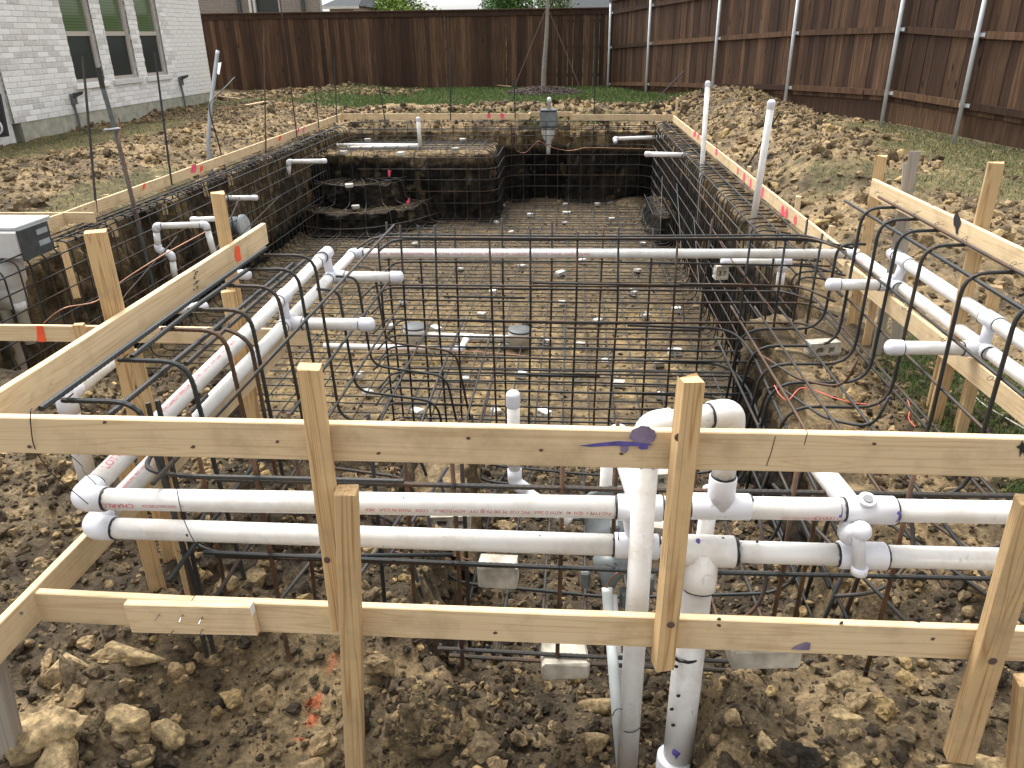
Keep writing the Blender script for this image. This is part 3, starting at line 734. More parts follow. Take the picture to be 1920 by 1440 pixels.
# ================================================================== SKY-LINE BUILDINGS
def brick_wall(root, wall_pts, x_face, y0, y1, z0, z1, holes, mat, course, blen, limit_vis, proud=0.008, axis='y', sgn=1):
    """bricks on a vertical face; the nearest in view as objects, the rest joined"""
    hh, ln = course - 0.011, blen - 0.011; cells = []
    nrow = int((z1 - z0) / course)
    for r in range(nrow):
        z = z0 + r * course; off = (blen / 2 if r % 2 else 0) + 0.02 * (r % 3); c = y0 - off
        while c < y1:
            a, b_ = max(c, y0), min(c + ln, y1)
            spans = [(a, b_)]
            for (h0, h1, hz0, hz1) in holes:
                if z + hh > hz0 + 0.01 and z < hz1 - 0.01:
                    new = []
                    for (p, q) in spans:
                        if q <= h0 or p >= h1: new.append((p, q)); continue
                        if p < h0: new.append((p, h0))
                        if q > h1: new.append((h1, q))
                    spans = new
            for (p, q) in spans:
                if q - p > 0.03: cells.append((p, q, z))
            c += blen
    def vis(p, q, z):
        w_ = (x_face, (p + q) / 2, z) if axis == 'y' else ((p + q) / 2, x_face, z)
        u, v = pix(w_); d = np.linalg.norm(np.array(w_) - CAM); return (0 if (0 < u < 1920 and 0 < v < 1440) else 1000) + d
    cells.sort(key=lambda t: vis(*t))
    shared = {}; rest = MB()
    for i, (p, q, z) in enumerate(cells):
        L = q - p; jx = random.uniform(-0.002, 0.003)
        def bx(mb, o):
            if axis == 'y': mb.box(o[0] - 0.03, o[0] + proud, o[1], o[1] + L, o[2], o[2] + hh, 0.004)
            else: mb.box(o[1], o[1] + L, o[0] - proud, o[0] + 0.03, o[2], o[2] + hh, 0.004)
        if i < limit_vis:
            key = round(L, 3)
            if key not in shared:
                mb = MB(); bx(mb, (0, 0, 0)); shared[key] = mesh_of('brick', mb.v, mb.f, mat)
            loc = Vector((x_face + jx, p, z)) if axis == 'y' else Vector((p, x_face + jx, z))
            inv = WM[root.name].inverted()
            link('brick', shared[key], root, Matrix.Translation(inv @ loc))
        else:
            bx(rest, (x_face + jx, p, z) if axis == 'y' else (x_face + jx, p, z))
    if rest.v: tag(part(root, 'brick_field', rest, mat), kind='stuff')

HX = -9.0                                                        # the near house's long wall
house = empty('brick_house', (HX, 13.0, 0.2), 'white painted brick house with three tall windows on its side wall', 'house')
wins = [(14.42, 15.34, 0.92, 2.75), (15.69, 16.61, 0.92, 2.75), (16.97, 17.89, 0.92, 2.75)]
Y0, Y1, Z0, Z1 = 12.48, 20.02, 0.42, 3.6
wm = MB(); ys = [Y0] + [v for w_ in wins for v in w_[:2]] + [Y1]
for a, b_ in zip(ys[0::2], ys[1::2]): wm.box(HX - 0.3, HX, a, b_, Z0, Z1)
for (a, b_, c, d) in wins:
    wm.box(HX - 0.3, HX, a, b_, Z0, c); wm.box(HX - 0.3, HX, a, b_, d, Z1)
wm.box(HX - 6, HX - 0.3, Y1 - 0.3, Y1, Z0, Z1); wm.box(HX - 6, HX - 0.3, Y0, Y0 + 0.3, Z0, Z1)
part(house, 'wall', wm, M['mortar'])
part(house, 'foundation', MB().box(HX - 6, HX - 0.004, Y0 + 0.15, Y1 - 0.01, -0.2, Z0 - 0.003), M['conc'])
part(house, 'porch_wall', MB().box(HX - 6.5, HX - 0.05, 9.0, Y0 - 0.004, -0.2, Z1), M['mortar'])
rf = MB()
rf.add([(HX + 0.5, 8.5, Z1 + .004), (HX + 0.5, Y1 + 0.5, Z1 + .004), (HX - 7, Y1 + 0.5, Z1 + .004), (HX - 7, 8.5, Z1 + .004), (HX - 3.2, 11, Z1 + 2.2), (HX - 3.2, Y1 - 2.4, Z1 + 2.2)],
       [(0, 1, 5, 4), (1, 2, 5), (2, 3, 4, 5), (3, 0, 4), (0, 3, 2, 1)])
part(house, 'roof', rf, M['shingle'])
brick_wall(house, None, HX, Y0, Y1, Z0, Z1 - 0.02, wins, M['brick'], 0.088, 0.30, 300)
sill_me = None
for (a, b_, c, d) in wins:
    fr = MB(); x0, x1 = HX - 0.13, HX - 0.075
    fr.box(x0, x1, a, a + 0.05, c, d); fr.box(x0, x1, b_ - 0.05, b_, c, d)
    fr.box(x0, x1, a + 0.05, b_ - 0.05, c, c + 0.06); fr.box(x0, x1, a + 0.05, b_ - 0.05, d - 0.06, d); fr.box(x0, x1 + 0.01, a + 0.05, b_ - 0.05, 1.71, 1.79)
    wf = part(house, 'window', fr, M['frame'])
    part(wf, 'upper_pane', MB().box(HX - 0.122, HX - 0.11, a + 0.05, b_ - 0.05, 1.79, d - 0.06), M['shade'])
    part(wf, 'insect_screen', MB().box(HX - 0.112, HX - 0.10, a + 0.05, b_ - 0.05, c + 0.06, 1.71), M['screen'])
    sl = MB(); sl.box(HX - 0.07, HX + 0.055, a - 0.09, b_ + 0.09, c - 0.10, c - 0.004, 0.008); part(wf, 'sill', sl, M['brick'])

def outlet(py, z, lab):
    o = empty('outdoor_outlet', (HX + 0.01, py, z - 0.5), lab, 'outlet')
    part(o, 'outlet_box', MB().box(HX + 0.012, HX + 0.075, py - 0.06, py + 0.06, z - 0.09, z + 0.09, 0.006), M['midgrey'])
    part(o, 'cover', MB().add([(HX + .075, py - .06, z + .10), (HX + .075, py + .06, z + .10), (HX + .22, py + .06, z + .13), (HX + .22, py - .06, z + .13),
                              (HX + .075, py - .06, z + .03), (HX + .075, py + .06, z + .03), (HX + .20, py + .06, z + .08), (HX + .20, py - .06, z + .08)],
         [(0, 1, 2, 3), (7, 6, 5, 4), (0, 3, 7, 4), (1, 5, 6, 2), (3, 2, 6, 7), (0, 4, 5, 1)]), M['darkgrey'])
    part(o, 'conduit', MB().tube([(HX + .035, py - 0.02, z - .09), (HX + .04, py, z - .3), (HX + .04, py, z - .75)], 0.022), M['midgrey'])
outlet(at(134, 186, x=HX)[1], at(134, 186, x=HX)[2], 'grey outlet box with open cover on the house wall below the nearest window')
outlet(at(336, 152, x=HX)[1], at(336, 152, x=HX)[2], 'grey outlet box with open cover beyond the farthest house window')

sg = at(2, 270, z=0.2)
sign = empty('yard_sign', (HX + 0.1, 12.2, 0.2), 'black panel with a partly seen white emblem leaning at the house corner', 'sign')
b0, b1 = at(-40, 262, y=11.9), at(14, 256, y=11.9); t1 = at(-2, 176, y=12.0); t0 = at(-45, 180, y=12.0)
sgm = MB().add([b0, b1, t1, t0] + [p + Vector((0, 0.05, 0)) for p in (b0, b1, t1, t0)], [(0, 1, 2, 3), (7, 6, 5, 4), (0, 4, 5, 1), (1, 5, 6, 2), (2, 6, 7, 3), (3, 7, 4, 0)])
part(sign, 'panel', sgm, M['black'])
em = at(-5, 238, y=11.93)
em = MB().tube([em + Vector((0.085 * math.cos(a), -0.016, 0.10 * math.sin(a))) for a in np.linspace(-2.6, 2.4, 18)], 0.018, 6)
part(sign, 'emblem', em, M['white'])

# the neighbours behind the fence
nb = empty('brick_house', (-15, 31, 0.3), 'brown brick neighbour house with dark windows just above the back fence', 'house')
nx0, nx1 = at(372, 10, y=31.3)[0] - 4, at(604, 10, y=31.3)[0]
wA = [at(485, 10, y=31.3)[0], at(527, 10, y=31.3)[0]]
nw = MB(); nw.box(nx0, wA[0], 31.0, 31.3, 0.2, 5.5); nw.box(wA[1], nx1, 31.0, 31.3, 0.2, 5.5); nw.box(wA[0], wA[1], 31.0, 31.3, 0.2, 1.4); nw.box(wA[0], wA[1], 31.0, 31.3, 4.4, 5.5)
nw.box(nx0, nx0 + .3, 31.3, 38, 0.2, 5.5); nw.add([(nx1 - .35, 31.3, .2), (nx1, 31.3, .2), (nx1 - 2.4, 38, .2), (nx1 - 2.75, 38, .2), (nx1 - .35, 31.3, 5.5), (nx1, 31.3, 5.5), (nx1 - 2.4, 38, 5.5), (nx1 - 2.75, 38, 5.5)], [(0, 3, 2, 1), (4, 5, 6, 7), (0, 1, 5, 4), (1, 2, 6, 5), (2, 3, 7, 6), (3, 0, 4, 7)])
part(nb, 'wall', nw, M['mortar2'])
brick_wall(nb, None, 31.0, nx0, nx1, 1.6, 4.2, [(wA[0] - .1, wA[1] + .1, 1.4, 4.4)], M['brick2'], 0.092, 0.26, 0, axis='x')
wf = part(nb, 'window', MB().box(wA[0], wA[1], 31.1, 31.18, 1.4, 4.4), M['screen'])
part(wf, 'frame', MB().box(wA[0] - .09, wA[0] - 0.002, 30.96, 31.1, 1.4, 4.4), M['trimwhite'])
for q in (447, 567): part(nb, 'downpipe', MB().box(at(q - 3, 5, y=30.9)[0], at(q + 3, 5, y=30.9)[0], 30.86, 30.95, 0.3, 5.0), M['darkgrey'])
part(nb, 'corner_board', MB().box(at(466, 5, y=30.9)[0], at(470, 5, y=30.9)[0], 30.88, 30.96, 0.3, 5.0), M['trimwhite'])
part(nb, 'roof', MB().add([(nx0 - .4, 30.5, 5.5), (nx1 + .4, 30.5, 5.5), (nx1 + .4, 39, 5.5), (nx0 - .4, 39, 5.5), (nx0 + 3, 35, 8), (nx1 - 3, 35, 8)], [(0, 1, 5, 4), (1, 2, 5), (2, 3, 4, 5), (3, 0, 4), (3, 2, 1, 0)]), M['shingle'])

def far_house(label, px0, px1, ye, yr, Y, dep=9, mat='brick2'):
    a, b_ = at(px0, ye, y=Y), at(px1, ye, y=Y); zt = max(a.z, b_.z); zr = at((px0 + px1) / 2, yr, y=Y + dep / 2).z
    h_ = empty('far_house', ((a.x + b_.x) / 2, Y, 0.3), label, 'house')
    part(h_, 'wall', MB().box(a.x + .4, b_.x - .4, Y + .4, Y + dep, 0.2, zt - 0.01), M[mat])
    part(h_, 'eave', MB().box(a.x, b_.x, Y - 0.02, Y + 0.1, zt - 0.13, zt), M['trimwhite'])
    part(h_, 'roof', MB().add([(a.x, Y, zt + .003), (b_.x, Y, zt + .003), (b_.x, Y + dep, zt + .003), (a.x, Y + dep, zt + .003), (a.x * .7 + b_.x * .3, Y + dep / 2, zr), (a.x * .3 + b_.x * .7, Y + dep / 2, zr)],
                           [(0, 1, 5, 4), (1, 2, 5), (2, 3, 4, 5), (3, 0, 4), (3, 2, 1, 0)]), M['shingle'])
far_house('distant house with grey shingle roof and pale eave beside the brown brick house', 600, 672, 12, -14, 46)
far_house('distant low house with dark hipped roof left of the bushy tree', 640, 745, 14, -6, 70)
far_house('distant house with wide grey roof behind the sapling', 1050, 1260, 15, -50, 50)
pl = at(906, 0, y=40); solid('utility_pole', MB().tube([(pl.x, 40, 0.3), (pl.x, 40, 6)], 0.09, 10), M['galv'], 'slim pale pole rising behind the back fence in the sky gap', 'pole')

def leaf_tree(name, label, px, Y, ztop, rad, nleaf, trunk_r, group=None, zc=None, col=(0.07, 0.13, 0.02), leaf=0.09, trunk_mat='bark'):
    b0 = at(px, 100, y=Y); zc = zc if zc is not None else ztop - rad
    t = empty(name, (b0.x, Y, 0.28), label, 'tree', group)
    part(t, 'trunk', MB().tube(smooth_curve([(b0.x, Y, 0.2), (b0.x + .04, Y, zc * .5), (b0.x - .03, Y, zc), (b0.x, Y, ztop - rad * .4)]), np.linspace(trunk_r, trunk_r * .3, 19), 10), M[trunk_mat], True)
    br = MB()
    for k in range(9):
        a = k * 2.4; e = Vector((b0.x + math.cos(a) * rad * .75, Y + math.sin(a) * rad * .75, zc + random.uniform(-.2, .7) * rad))
        s_ = Vector((b0.x, Y, zc - rad * .5 + k * rad * .1)); br.tube([s_, s_.lerp(e, .5) + Vector((0, 0, .1)), e], [trunk_r * .35, trunk_r * .25, trunk_r * .08], 6)
    part(t, 'limbs', br, M[trunk_mat])
    c = rng.normal(size=(28, 3)); c /= np.linalg.norm(c, axis=1)[:, None]; c *= rng.uniform(.35, 1, (28, 1)) * rad
    k = rng.integers(0, 28, nleaf); p = c[k] + rng.normal(size=(nleaf, 3)) * rad * .22 + np.array([b0.x, Y, zc])
    u = rng.normal(size=(nleaf, 3)); u /= np.linalg.norm(u, axis=1)[:, None]; v = np.cross(u, rng.normal(size=(nleaf, 3))); v /= np.linalg.norm(v, axis=1)[:, None]
    s_ = leaf * rng.uniform(.6, 1.3, nleaf)[:, None]
    V = np.stack([p - u * s_, p + v * s_ * .45, p + u * s_, p - v * s_ * .45], 1).reshape(-1, 3)
    cc = np.array(col) * rng.uniform(.55, 1.5, (nleaf, 1)) * (0.75 + 0.5 * _hash(k, k, k, 3))[:, None]
    inv = WM[t.name].inverted().translation
    link('crown', np_mesh('crown', V + np.array(inv), np.arange(4 * nleaf).reshape(-1, 4), M['leaf'], np.repeat(cc, 4, 0)), t)
    return t
leaf_tree('leafy_tree', 'yellow green bushy tree showing above the fence left of the sky gap', 762, 34, 3.6, 1.15, 5200, 0.09, col=(0.13, 0.20, 0.03), leaf=0.07)
leaf_tree('leafy_tree', 'grey green tree blurred in front of the dark distant roof', 700, 52, 4.5, 1.6, 4200, 0.1, col=(0.06, 0.09, 0.045), leaf=0.10)
leaf_tree('leafy_tree', 'bright green tree just over the fence left of the sapling', 955, 33, 3.55, 1.0, 4200, 0.08, col=(0.06, 0.13, 0.03), leaf=0.07)
leaf_tree('leafy_tree', 'pale green tree just over the fence right of the sapling', 1042, 36, 3.7, 0.9, 3000, 0.08, col=(0.10, 0.15, 0.06), leaf=0.07)

# ================================================================== FENCES
FB = at(1140, 160, y=23.0)                              # corner
FT = 2.27
bf = empty('wooden_fence', (-4, 23.05, 0.25), 'dark stained board fence across the back of the yard', 'fence')
pw = 0.14; picket = mesh_of('picket', *(lambda m: (m.v, m.f))(MB().box(-pw / 2 + .0006, pw / 2 - .0006, -0.009, 0.009, 0, 2.0, 0.0012)), M['fence'])
x = FB.x - 0.07; i = 0
while x > -10.6:
    zb = 0.17 + random.uniform(-.02, .02)
    o = link('picket', picket, bf, WM[bf.name].inverted() @ (Matrix.Translation(Vector((x, 23.05 + random.choice((0, 0.004, -0.003)), zb))) @ Matrix.Rotation(random.uniform(-.02, .02), 4, 'Z')))
    x -= pw + random.choice((0, 0, .0005, .003)); i += 1
part(bf, 'cap_rail', MB().box(-10.7, FB.x - .02, 22.96, 23.12, FT - 0.035, FT, 0.004), M['fence'])
part(bf, 'trim_board', MB().box(-10.7, FB.x - .03, 23.005, 23.037, FT - 0.17, FT - 0.037, 0.003), M['fence'])
part(bf, 'kickboard', MB().box(-10.7, FB.x - .02, 23.07, 23.11, 0.0, 0.26, 0.003), M['fence'])
for z in (0.55, 1.25, 1.9): part(bf, 'rail', MB().box(-10.7, FB.x - .02, 23.065, 23.105, z, z + 0.09, 0.003), M['fence'])

rail_px = [(1149, 89, 157, 23.1), (1236, 81, 157, 20.8), (1343, 72, 161, 17.8), (1485, 62, 164, 15.4), (1691, 55, 174, 13.1), (1842, 65, 197, 11.75)]
RP = [(at(a, m, y=Y), at(a, b_, y=Y)) for (a, m, b_, Y) in rail_px]
A_, B_ = np.array([FB.x + .02, 23.0]), np.array([RP[-1][0].x, RP[-1][0].y])
fd = (B_ - A_) / np.linalg.norm(B_ - A_); fn = np.array([-fd[1], fd[0]])
if fn[0] > 0: fn = -fn                                    # towards the yard
LEN = np.linalg.norm(B_ - A_) + 3.4
ss = [float(np.dot(np.array([m.x, m.y]) - A_, fd)) for m, b_ in RP]
zm = [m.z for m, b_ in RP]; zl = [b_.z for m, b_ in RP]
ss2 = ss + [LEN]; zm2 = zm + [zm[-1] - 0.12]; zl2 = zl + [zl[-1] - 0.16]
ZM = lambda s: float(np.interp(s, ss2, zm2)); ZL = lambda s: float(np.interp(s, ss2, zl2))
rfn = empty('wooden_fence', (A_[0] + fd[0] * 5, A_[1] + fd[1] * 5, 0.25), 'dark stained fence with steel posts and rails along the right side of the yard', 'fence')
def fpt(s, off, z): return Vector((A_[0] + fd[0] * s + fn[0] * off, A_[1] + fd[1] * s + fn[1] * off, z))
ang = math.atan2(fd[1], fd[0])
s = 0.07; rinv = WM[rfn.name].inverted()
pick2 = mesh_of('picket', *(lambda m: (m.v, m.f))(MB().box(-pw / 2 + .0006, pw / 2 - .0006, -0.009, 0.009, 0, 2.15, 0.0012)), M['fence'])
while s < LEN:
    link('picket', pick2, rfn, rinv @ (Matrix.Translation(fpt(s, random.choice((0, .004, -.003)), ZL(s) - 0.12)) @ Matrix.Rotation(ang + random.uniform(-.02, .02), 4, 'Z')))
    s += pw + random.uniform(0, .003)
def skew_box(s0, s1, o0, o1, z0, z1, hgt):
    mb = MB(); return mb.add([fpt(s0, o0, z0), fpt(s1, o0, z1), fpt(s1, o1, z1), fpt(s0, o1, z0), fpt(s0, o0, z0 + hgt), fpt(s1, o0, z1 + hgt), fpt(s1, o1, z1 + hgt), fpt(s0, o1, z0 + hgt)],
                             [(0, 3, 2, 1), (4, 5, 6, 7), (0, 1, 5, 4), (1, 2, 6, 5), (2, 3, 7, 6), (3, 0, 4, 7)])
for a, b_ in zip(ss2, ss2[1:]):
    if a < 0: a = 0.02
    part(rfn, 'rail', skew_box(a + .004, b_, 0.014, 0.052, ZM(a) - .045, ZM(b_) - .045, 0.09), M['fence'])
    part(rfn, 'rail', skew_box(a + .004, b_, 0.014, 0.052, ZL(a) - .045, ZL(b_) - .045, 0.09), M['fence'])
    part(rfn, 'rail', skew_box(a + .004, b_, 0.014, 0.052, ZL(a) + 1.72, ZL(b_) + 1.72, 0.09), M['fence'])
    part(rfn, 'kickboard', skew_box(a + .004, b_, -0.05, -0.014, ZL(a) - .42, ZL(b_) - .42, 0.30), M['fence'])
    part(rfn, 'cap_rail', skew_box(a + .004, b_, -0.06, 0.09, ZL(a) + 2.035, ZL(b_) + 2.035, 0.036), M['fence'])
for k, s in enumerate(ss):
    s = max(s, 0.12)
    p = part(rfn, 'post', MB().tube([fpt(s, 0.085, ZL(s) - 0.55), fpt(s, 0.085, ZL(s) + 1.98)], 0.03, 12), M['galv'], True)
    for z in (ZM(s), ZL(s), ZL(s) + 1.765):
        part(p, 'bracket', skew_box(s - .075, s + .10, 0.054, 0.060, z - .025, z - .025, .05), M['galv'])

# ================================================================== SAPLING
tx, ty = at(1019, 158, y=20.9).x, 20.9
sap = empty('sapling', (tx, ty, 0.26), 'slender young tree with pale trunk staked in a mulch ring by the back fence', 'tree')
part(sap, 'trunk', MB().tube(smooth_curve([(tx, ty, 0.2), (tx + .01, ty, 0.8), (tx + .075, ty, 1.7), (tx + .09, ty, 2.6), (tx + .05, ty, 4.2)], 5), np.linspace(0.065, 0.03, 21), 10), M['bark'], True)
lm = MB()
for k in range(8):
    a = k * 2.4; z = 2.6 + k * .2; s_ = Vector((tx + .07, ty, z)); e = s_ + Vector((math.cos(a) * .9, math.sin(a) * .9, .7))
    lm.tube([s_, s_.lerp(e, .5), e], [.02, .013, .006], 6)
part(sap, 'limbs', lm, M['bark'])
nlf = 3500; pp = rng.normal(size=(nlf, 3)) * np.array([.55, .55, .65]) + np.array([tx, ty, 4.1])
pp = pp[pp[:, 2] > 2.75]; nlf = len(pp); u = rng.normal(size=(nlf, 3)); u /= np.linalg.norm(u, axis=1)[:, None]; v = np.cross(u, rng.normal(size=(nlf, 3))); v /= np.linalg.norm(v, axis=1)[:, None]
Vv = np.stack([pp - u * .05, pp + v * .02, pp + u * .05, pp - v * .02], 1).reshape(-1, 3) - np.array([tx, ty, .26])
link('crown', np_mesh('crown', Vv, np.arange(4 * nlf).reshape(-1, 4), M['leaf'], np.repeat(np.array([.06, .12, .03]) * rng.uniform(.6, 1.4, (nlf, 1)), 4, 0)), sap)
for (px_, py_, lab) in ((966, 160, 'brown guy strap from the sapling down to the left'), (1087, 163, 'brown guy strap from the sapling down to the right')):
    e = at(px_, py_, z=0.27); e.y = 20.3; e = at(px_, py_, y=20.3)
    solid('guy_strap', MB().tube([(tx + .08, ty, 2.25), e], 0.011, 6), M['strap'], lab, 'strap')
mn = 2600; a = rng.uniform(0, 2 * math.pi, mn); r = np.sqrt(rng.random(mn)); mx, my = tx + np.cos(a) * r * 1.0, ty - .1 + np.sin(a) * r * .85
mz = 0.27 + 0.13 * (1 - r ** 2) + rng.uniform(-.01, .02, mn)
V, Fc, C = scatter_mesh(np.stack([mx, my, mz], 1), rng.uniform(.02, .055, mn), P_LO, np.array([0.06, 0.046, 0.04]) * rng.uniform(.5, 1.9, (mn, 1)))
struct('mulch_ring', np_mesh('mulch_ring', V, Fc, M['mulch'], C), 'stuff')

# ================================================================== FORM BOARDS
BT = 0.021                                              # board thickness
FACE = {}
def board(label, a, b_, away, h=0.089, mat='pine', group=None, name='form_board', cat='board', t=BT):
    """board whose visible face has the top edge a-b; 'away' points from that face into the board"""
    a, b_ = Vector(a), Vector(b_); x = (b_ - a).normalized(); L = (b_ - a).length
    aw = Vector(away); aw = (aw - x * aw.dot(x)); aw.z = 0; aw.normalize(); up_ = aw.cross(x)
    if up_.z < 0: up_ = -up_
    m = Matrix(((x.x, aw.x, up_.x, a.x), (x.y, aw.y, up_.y, a.y), (x.z, aw.z, up_.z, a.z), (0, 0, 0, 1)))
    flip = m.to_3x3().determinant() < 0
    mb = MB().box(0, L, 0, t, -h, 0, 0.0022)
    # a little bow and wane so that no edge is ruler straight
    nseg = max(2, int(L / 0.12)); v = []; f = []
    ring = [(0.0022, -h), (0, -h + .0022), (0, -.0022), (0.0022, 0), (t - .0022, 0), (t, -.0022), (t, -h + .0022), (t - .0022, -h)]
    sd0 = random.uniform(0, 50)
    for i in range(nseg + 1):
        s_ = L * i / nseg; wb = 0.0016 * float(fbm(s_ * 1.3 + sd0, 0, o=2, s=5)); wz = 0.0018 * float(fbm(s_ * 2.2 + sd0, 3, o=3, s=6))
        for (yy, zz) in ring: v.append((s_, yy + wb, zz + wz * (1 if zz > -h / 2 else .6)))
    for i in range(nseg):
        for k in range(8): f.append((i * 8 + k, (i + 1) * 8 + k, (i + 1) * 8 + (k + 1) % 8, i * 8 + (k + 1) % 8))
    f.append(tuple(range(8))); f.append(tuple(nseg * 8 + k for k in range(7, -1, -1)))
    if flip: f = [q[::-1] for q in f]; m = m
    o = link(name, mesh_of(name, v, f, M[mat]), None, None)
    if flip:                                            # keep a right-handed frame: run x the other way
        me = o.data
        for vt in me.vertices: vt.co.x = -vt.co.x
        m = Matrix(((-x.x, aw.x, up_.x, a.x), (-x.y, aw.y, up_.y, a.y), (-x.z, aw.z, up_.z, a.z), (0, 0, 0, 1)))
    o.matrix_basis = m; WM[o.name] = m
    tag(o, label, cat, group); FACE[o.name] = (a, -aw)
    return o

def on_face(o, px, py, lift=0.0008):
    p, n = FACE[o.name]; d = Vector(RW @ np.array([px - 960, py - 720, F])); c = Vector(CAM)
    return c + d * ((p + n * lift - c).dot(n) / d.dot(n))

def mark(o, pts, mat, name='paint_mark', lift=0.0022):
    """thin dried paint on the visible face of a board, outline given where the photo shows it"""
    top = [on_face(o, *q, lift=lift) for q in pts]; low = [on_face(o, *q, lift=-0.002) for q in pts]; n = len(pts)
    return part(o, name, MB().add(top + low, [tuple(range(n))] + [(i, n + i, n + (i + 1) % n, (i + 1) % n) for i in range(n)]), M[mat])

def blob(cx, cy, w_, h_, n=18, rough=0.18, tilt=0.0):
    out = []
    for k in range(n):
        a = 2 * math.pi * k / n; r = 1 + random.uniform(-rough, rough)
        x, y = math.cos(a) * w_ * r, math.sin(a) * h_ * r
        out.append((cx + x + y * tilt, cy + y))
    return out

YF = 1.40
fu = board('long pine board across the foreground at waist height with a purple primer splash', at(-180, 778, y=YF), at(2060, 826, y=YF), (0, 1, 0))
pL = at(62, 1112, y=YF); pM = at(358, 1127, y=YF); pR = at(2080, 1190, y=YF)
fl1 = board('short low board from the left corner ending under the nailed scab', (pL.x, YF, pL.z), pM, (0, 1, 0))
fl2 = board('long low pine board across the foreground with a purple smear on its bottom edge', pM + Vector((.002, .002, -.001)), pR + Vector((0, .002, 0)), (0, 1, 0))
scab = board('short scab block with bent nails joining two low foreground boards', at(231, 1134, y=YF - .022), at(470, 1139, y=YF - .022), (0, 1, 0), h=0.087, name='scab_board')
for (x0, y0, x1, y1) in ((300, 1150, 291, 1163), (344, 1151, 336, 1167), (381, 1155, 372, 1171), (326, 1180, 317, 1191), (381, 1178, 378, 1191)):
    a = on_face(scab, x0, y0, -0.004); e = on_face(scab, x1, y1, 0.022)
    part(scab, 'nail', MB().tube([a, a + Vector((0, -0.014, 0)), e], 0.0017, 6), M['nail'])
part(scab, 'tag', MB().box(*sum(((v, v + d) for v, d in zip(at(472, 1155, y=YF - .03), (0.0015, .018, .03))), ())), M['white'])
LX = -1.300
lu = board('upper left side board with bark on its top edge and an orange paint dab', (LX + .006, 1.44, 0.915), (LX, 3.203, 0.925), (-1, 0, 0))
lu2 = board('lower left side board running under the white pipes to the near corner', (-1.284, 0.95, 0.437), (-1.262, 3.12, 0.44), (-1, 0, 0))
ru = board('upper right side board with a black paint blot', (1.602, 4.312, 0.925), (1.634, 1.43, 0.925), (1, 0, 0))
rl = board('lower right side board under the white pipes above the grass', (1.578, 4.434, 0.44), (1.672, 1.44, 0.435), (1, 0, 0))
cr = board('short board across the left with an orange red stripe', (-4.2, 3.585, 0.295), (-1.33, 3.58, 0.298), (0, 1, 0))
pl1 = board('long left pool form board with pink and orange marks', at(86, 410, z=0.3), at(640, 213, z=.3), (-1, 0, 0), h=0.108, group=None)
pr1 = board('long right pool form board with many pink marks', at(1262, 216, z=.3), at(1598, 480, z=.3), (1, 0, 0), h=0.108)
pb1 = board('back pool form board left of the skimmer with two pink dabs', at(638, 213, z=.3), at(992, 213, z=.3), (0, 1, 0), h=0.108)
pb2 = board('back pool form board right of the skimmer', at(1072, 214, z=.3), at(1262, 215, z=.3), (0, 1, 0), h=0.108)
e0, e1 = at(994, 211, z=.3), at(1070, 211, z=.3)
pb3 = board('short form board set back behind the far skimmer', (e0.x, 15.42, .3), (e1.x, 15.42, .3), (0, 1, 0))
pb4 = board('small side form left of the far skimmer', (e0.x, 15.4, .3), (e0.x, 15.06, .3), (-1, 0, 0))
pb5 = board('small side form right of the far skimmer', (e1.x, 15.06, .3), (e1.x, 15.4, .3), (1, 0, 0))
q0 = at(-30, 405, z=.3); q1 = at(146, 411, z=.3)
pl2 = board('short form board behind the left skimmer box', (q0.x - .3, 6.32, .3), (q1.x - .02, 6.32, .3), (0, 1, 0))

mark(lu, [(441, 462), (446, 460), (450, 465), (451, 478), (453, 487), (449, 489), (446, 492), (443, 488), (440, 480), (440, 470)], 'orange')
for k in range(14):
    c = (368 + random.uniform(-5, 4), 507 + k * 2.7 + random.uniform(-1, 1)); mark(lu, blob(*c, 2.0, 1.1, 6, .5), 'ink', 'ink_mark')
mark(cr, [(68, 611), (80, 611), (83, 625), (86, 641), (70, 641), (69, 628)], 'orange')
for (x, y, w_, h_, m) in ((363, 317, 5, 9, 'pink'), (378, 316, 3, 7, 'orange'), (270, 349, 2.2, 7, 'orange'), (525, 259, 2.5, 6, 'orange'), (559, 245, 1.6, 6, 'pink'), (570, 242, 1.6, 6, 'pink')):
    mark(pl1, blob(x, y, w_, h_, 10, .25, -.2), m)
for x in (917, 942): mark(pb1, blob(x, 217, 4.5, 5.0, 10, .25), 'pink')
for (x, y, w_, h_) in ((1303, 252, 3, 6), (1309, 257, 2, 6), (1322, 267, 1.5, 7), (1343, 286, 2, 7), (1383, 321, 1.5, 7), (1395, 334, 2.5, 9), (1407, 345, 2, 9), (1429, 362, 3, 11), (1467, 394, 3, 10), (1474, 400, 3, 11), (1491, 412, 3, 10)):
    mark(pr1, blob(x, y, w_, h_, 10, .25, -.1), 'pink')
mark(ru, blob(1794, 415, 7, 15, 14, .12), 'ink'); mark(ru, [(1791, 428), (1796, 428), (1796, 438), (1792, 438)], 'ink')
mark(fu, blob(1206, 817, 25, 18, 22, .08), 'purple2'); mark(fu, blob(1171, 841, 8, 9, 14, .15), 'purple2')
mark(fu, [(1086, 836), (1120, 831), (1160, 827), (1190, 829), (1226, 834), (1200, 837), (1150, 836), (1110, 838)], 'purple', lift=.003)
mark(fu, blob(1207, 839, 9, 4, 10, .2), 'purple', lift=.0034)
mark(fu, [(1917, 826), (1921, 834), (1930, 836), (1921, 842), (1923, 855), (1917, 848), (1912, 857), (1912, 842), (1905, 838), (1913, 834)], 'ink')
for pts in (((1454, 818), (1447, 845), (1437, 874)), ((1510, 804), (1514, 812), (1508, 834))):
    part(fu, 'crack_line', MB().tube([on_face(fu, *q, lift=.0005) for q in pts], 0.0008, 5), M['ink'])  # thin dark tubes standing for cracks in the board
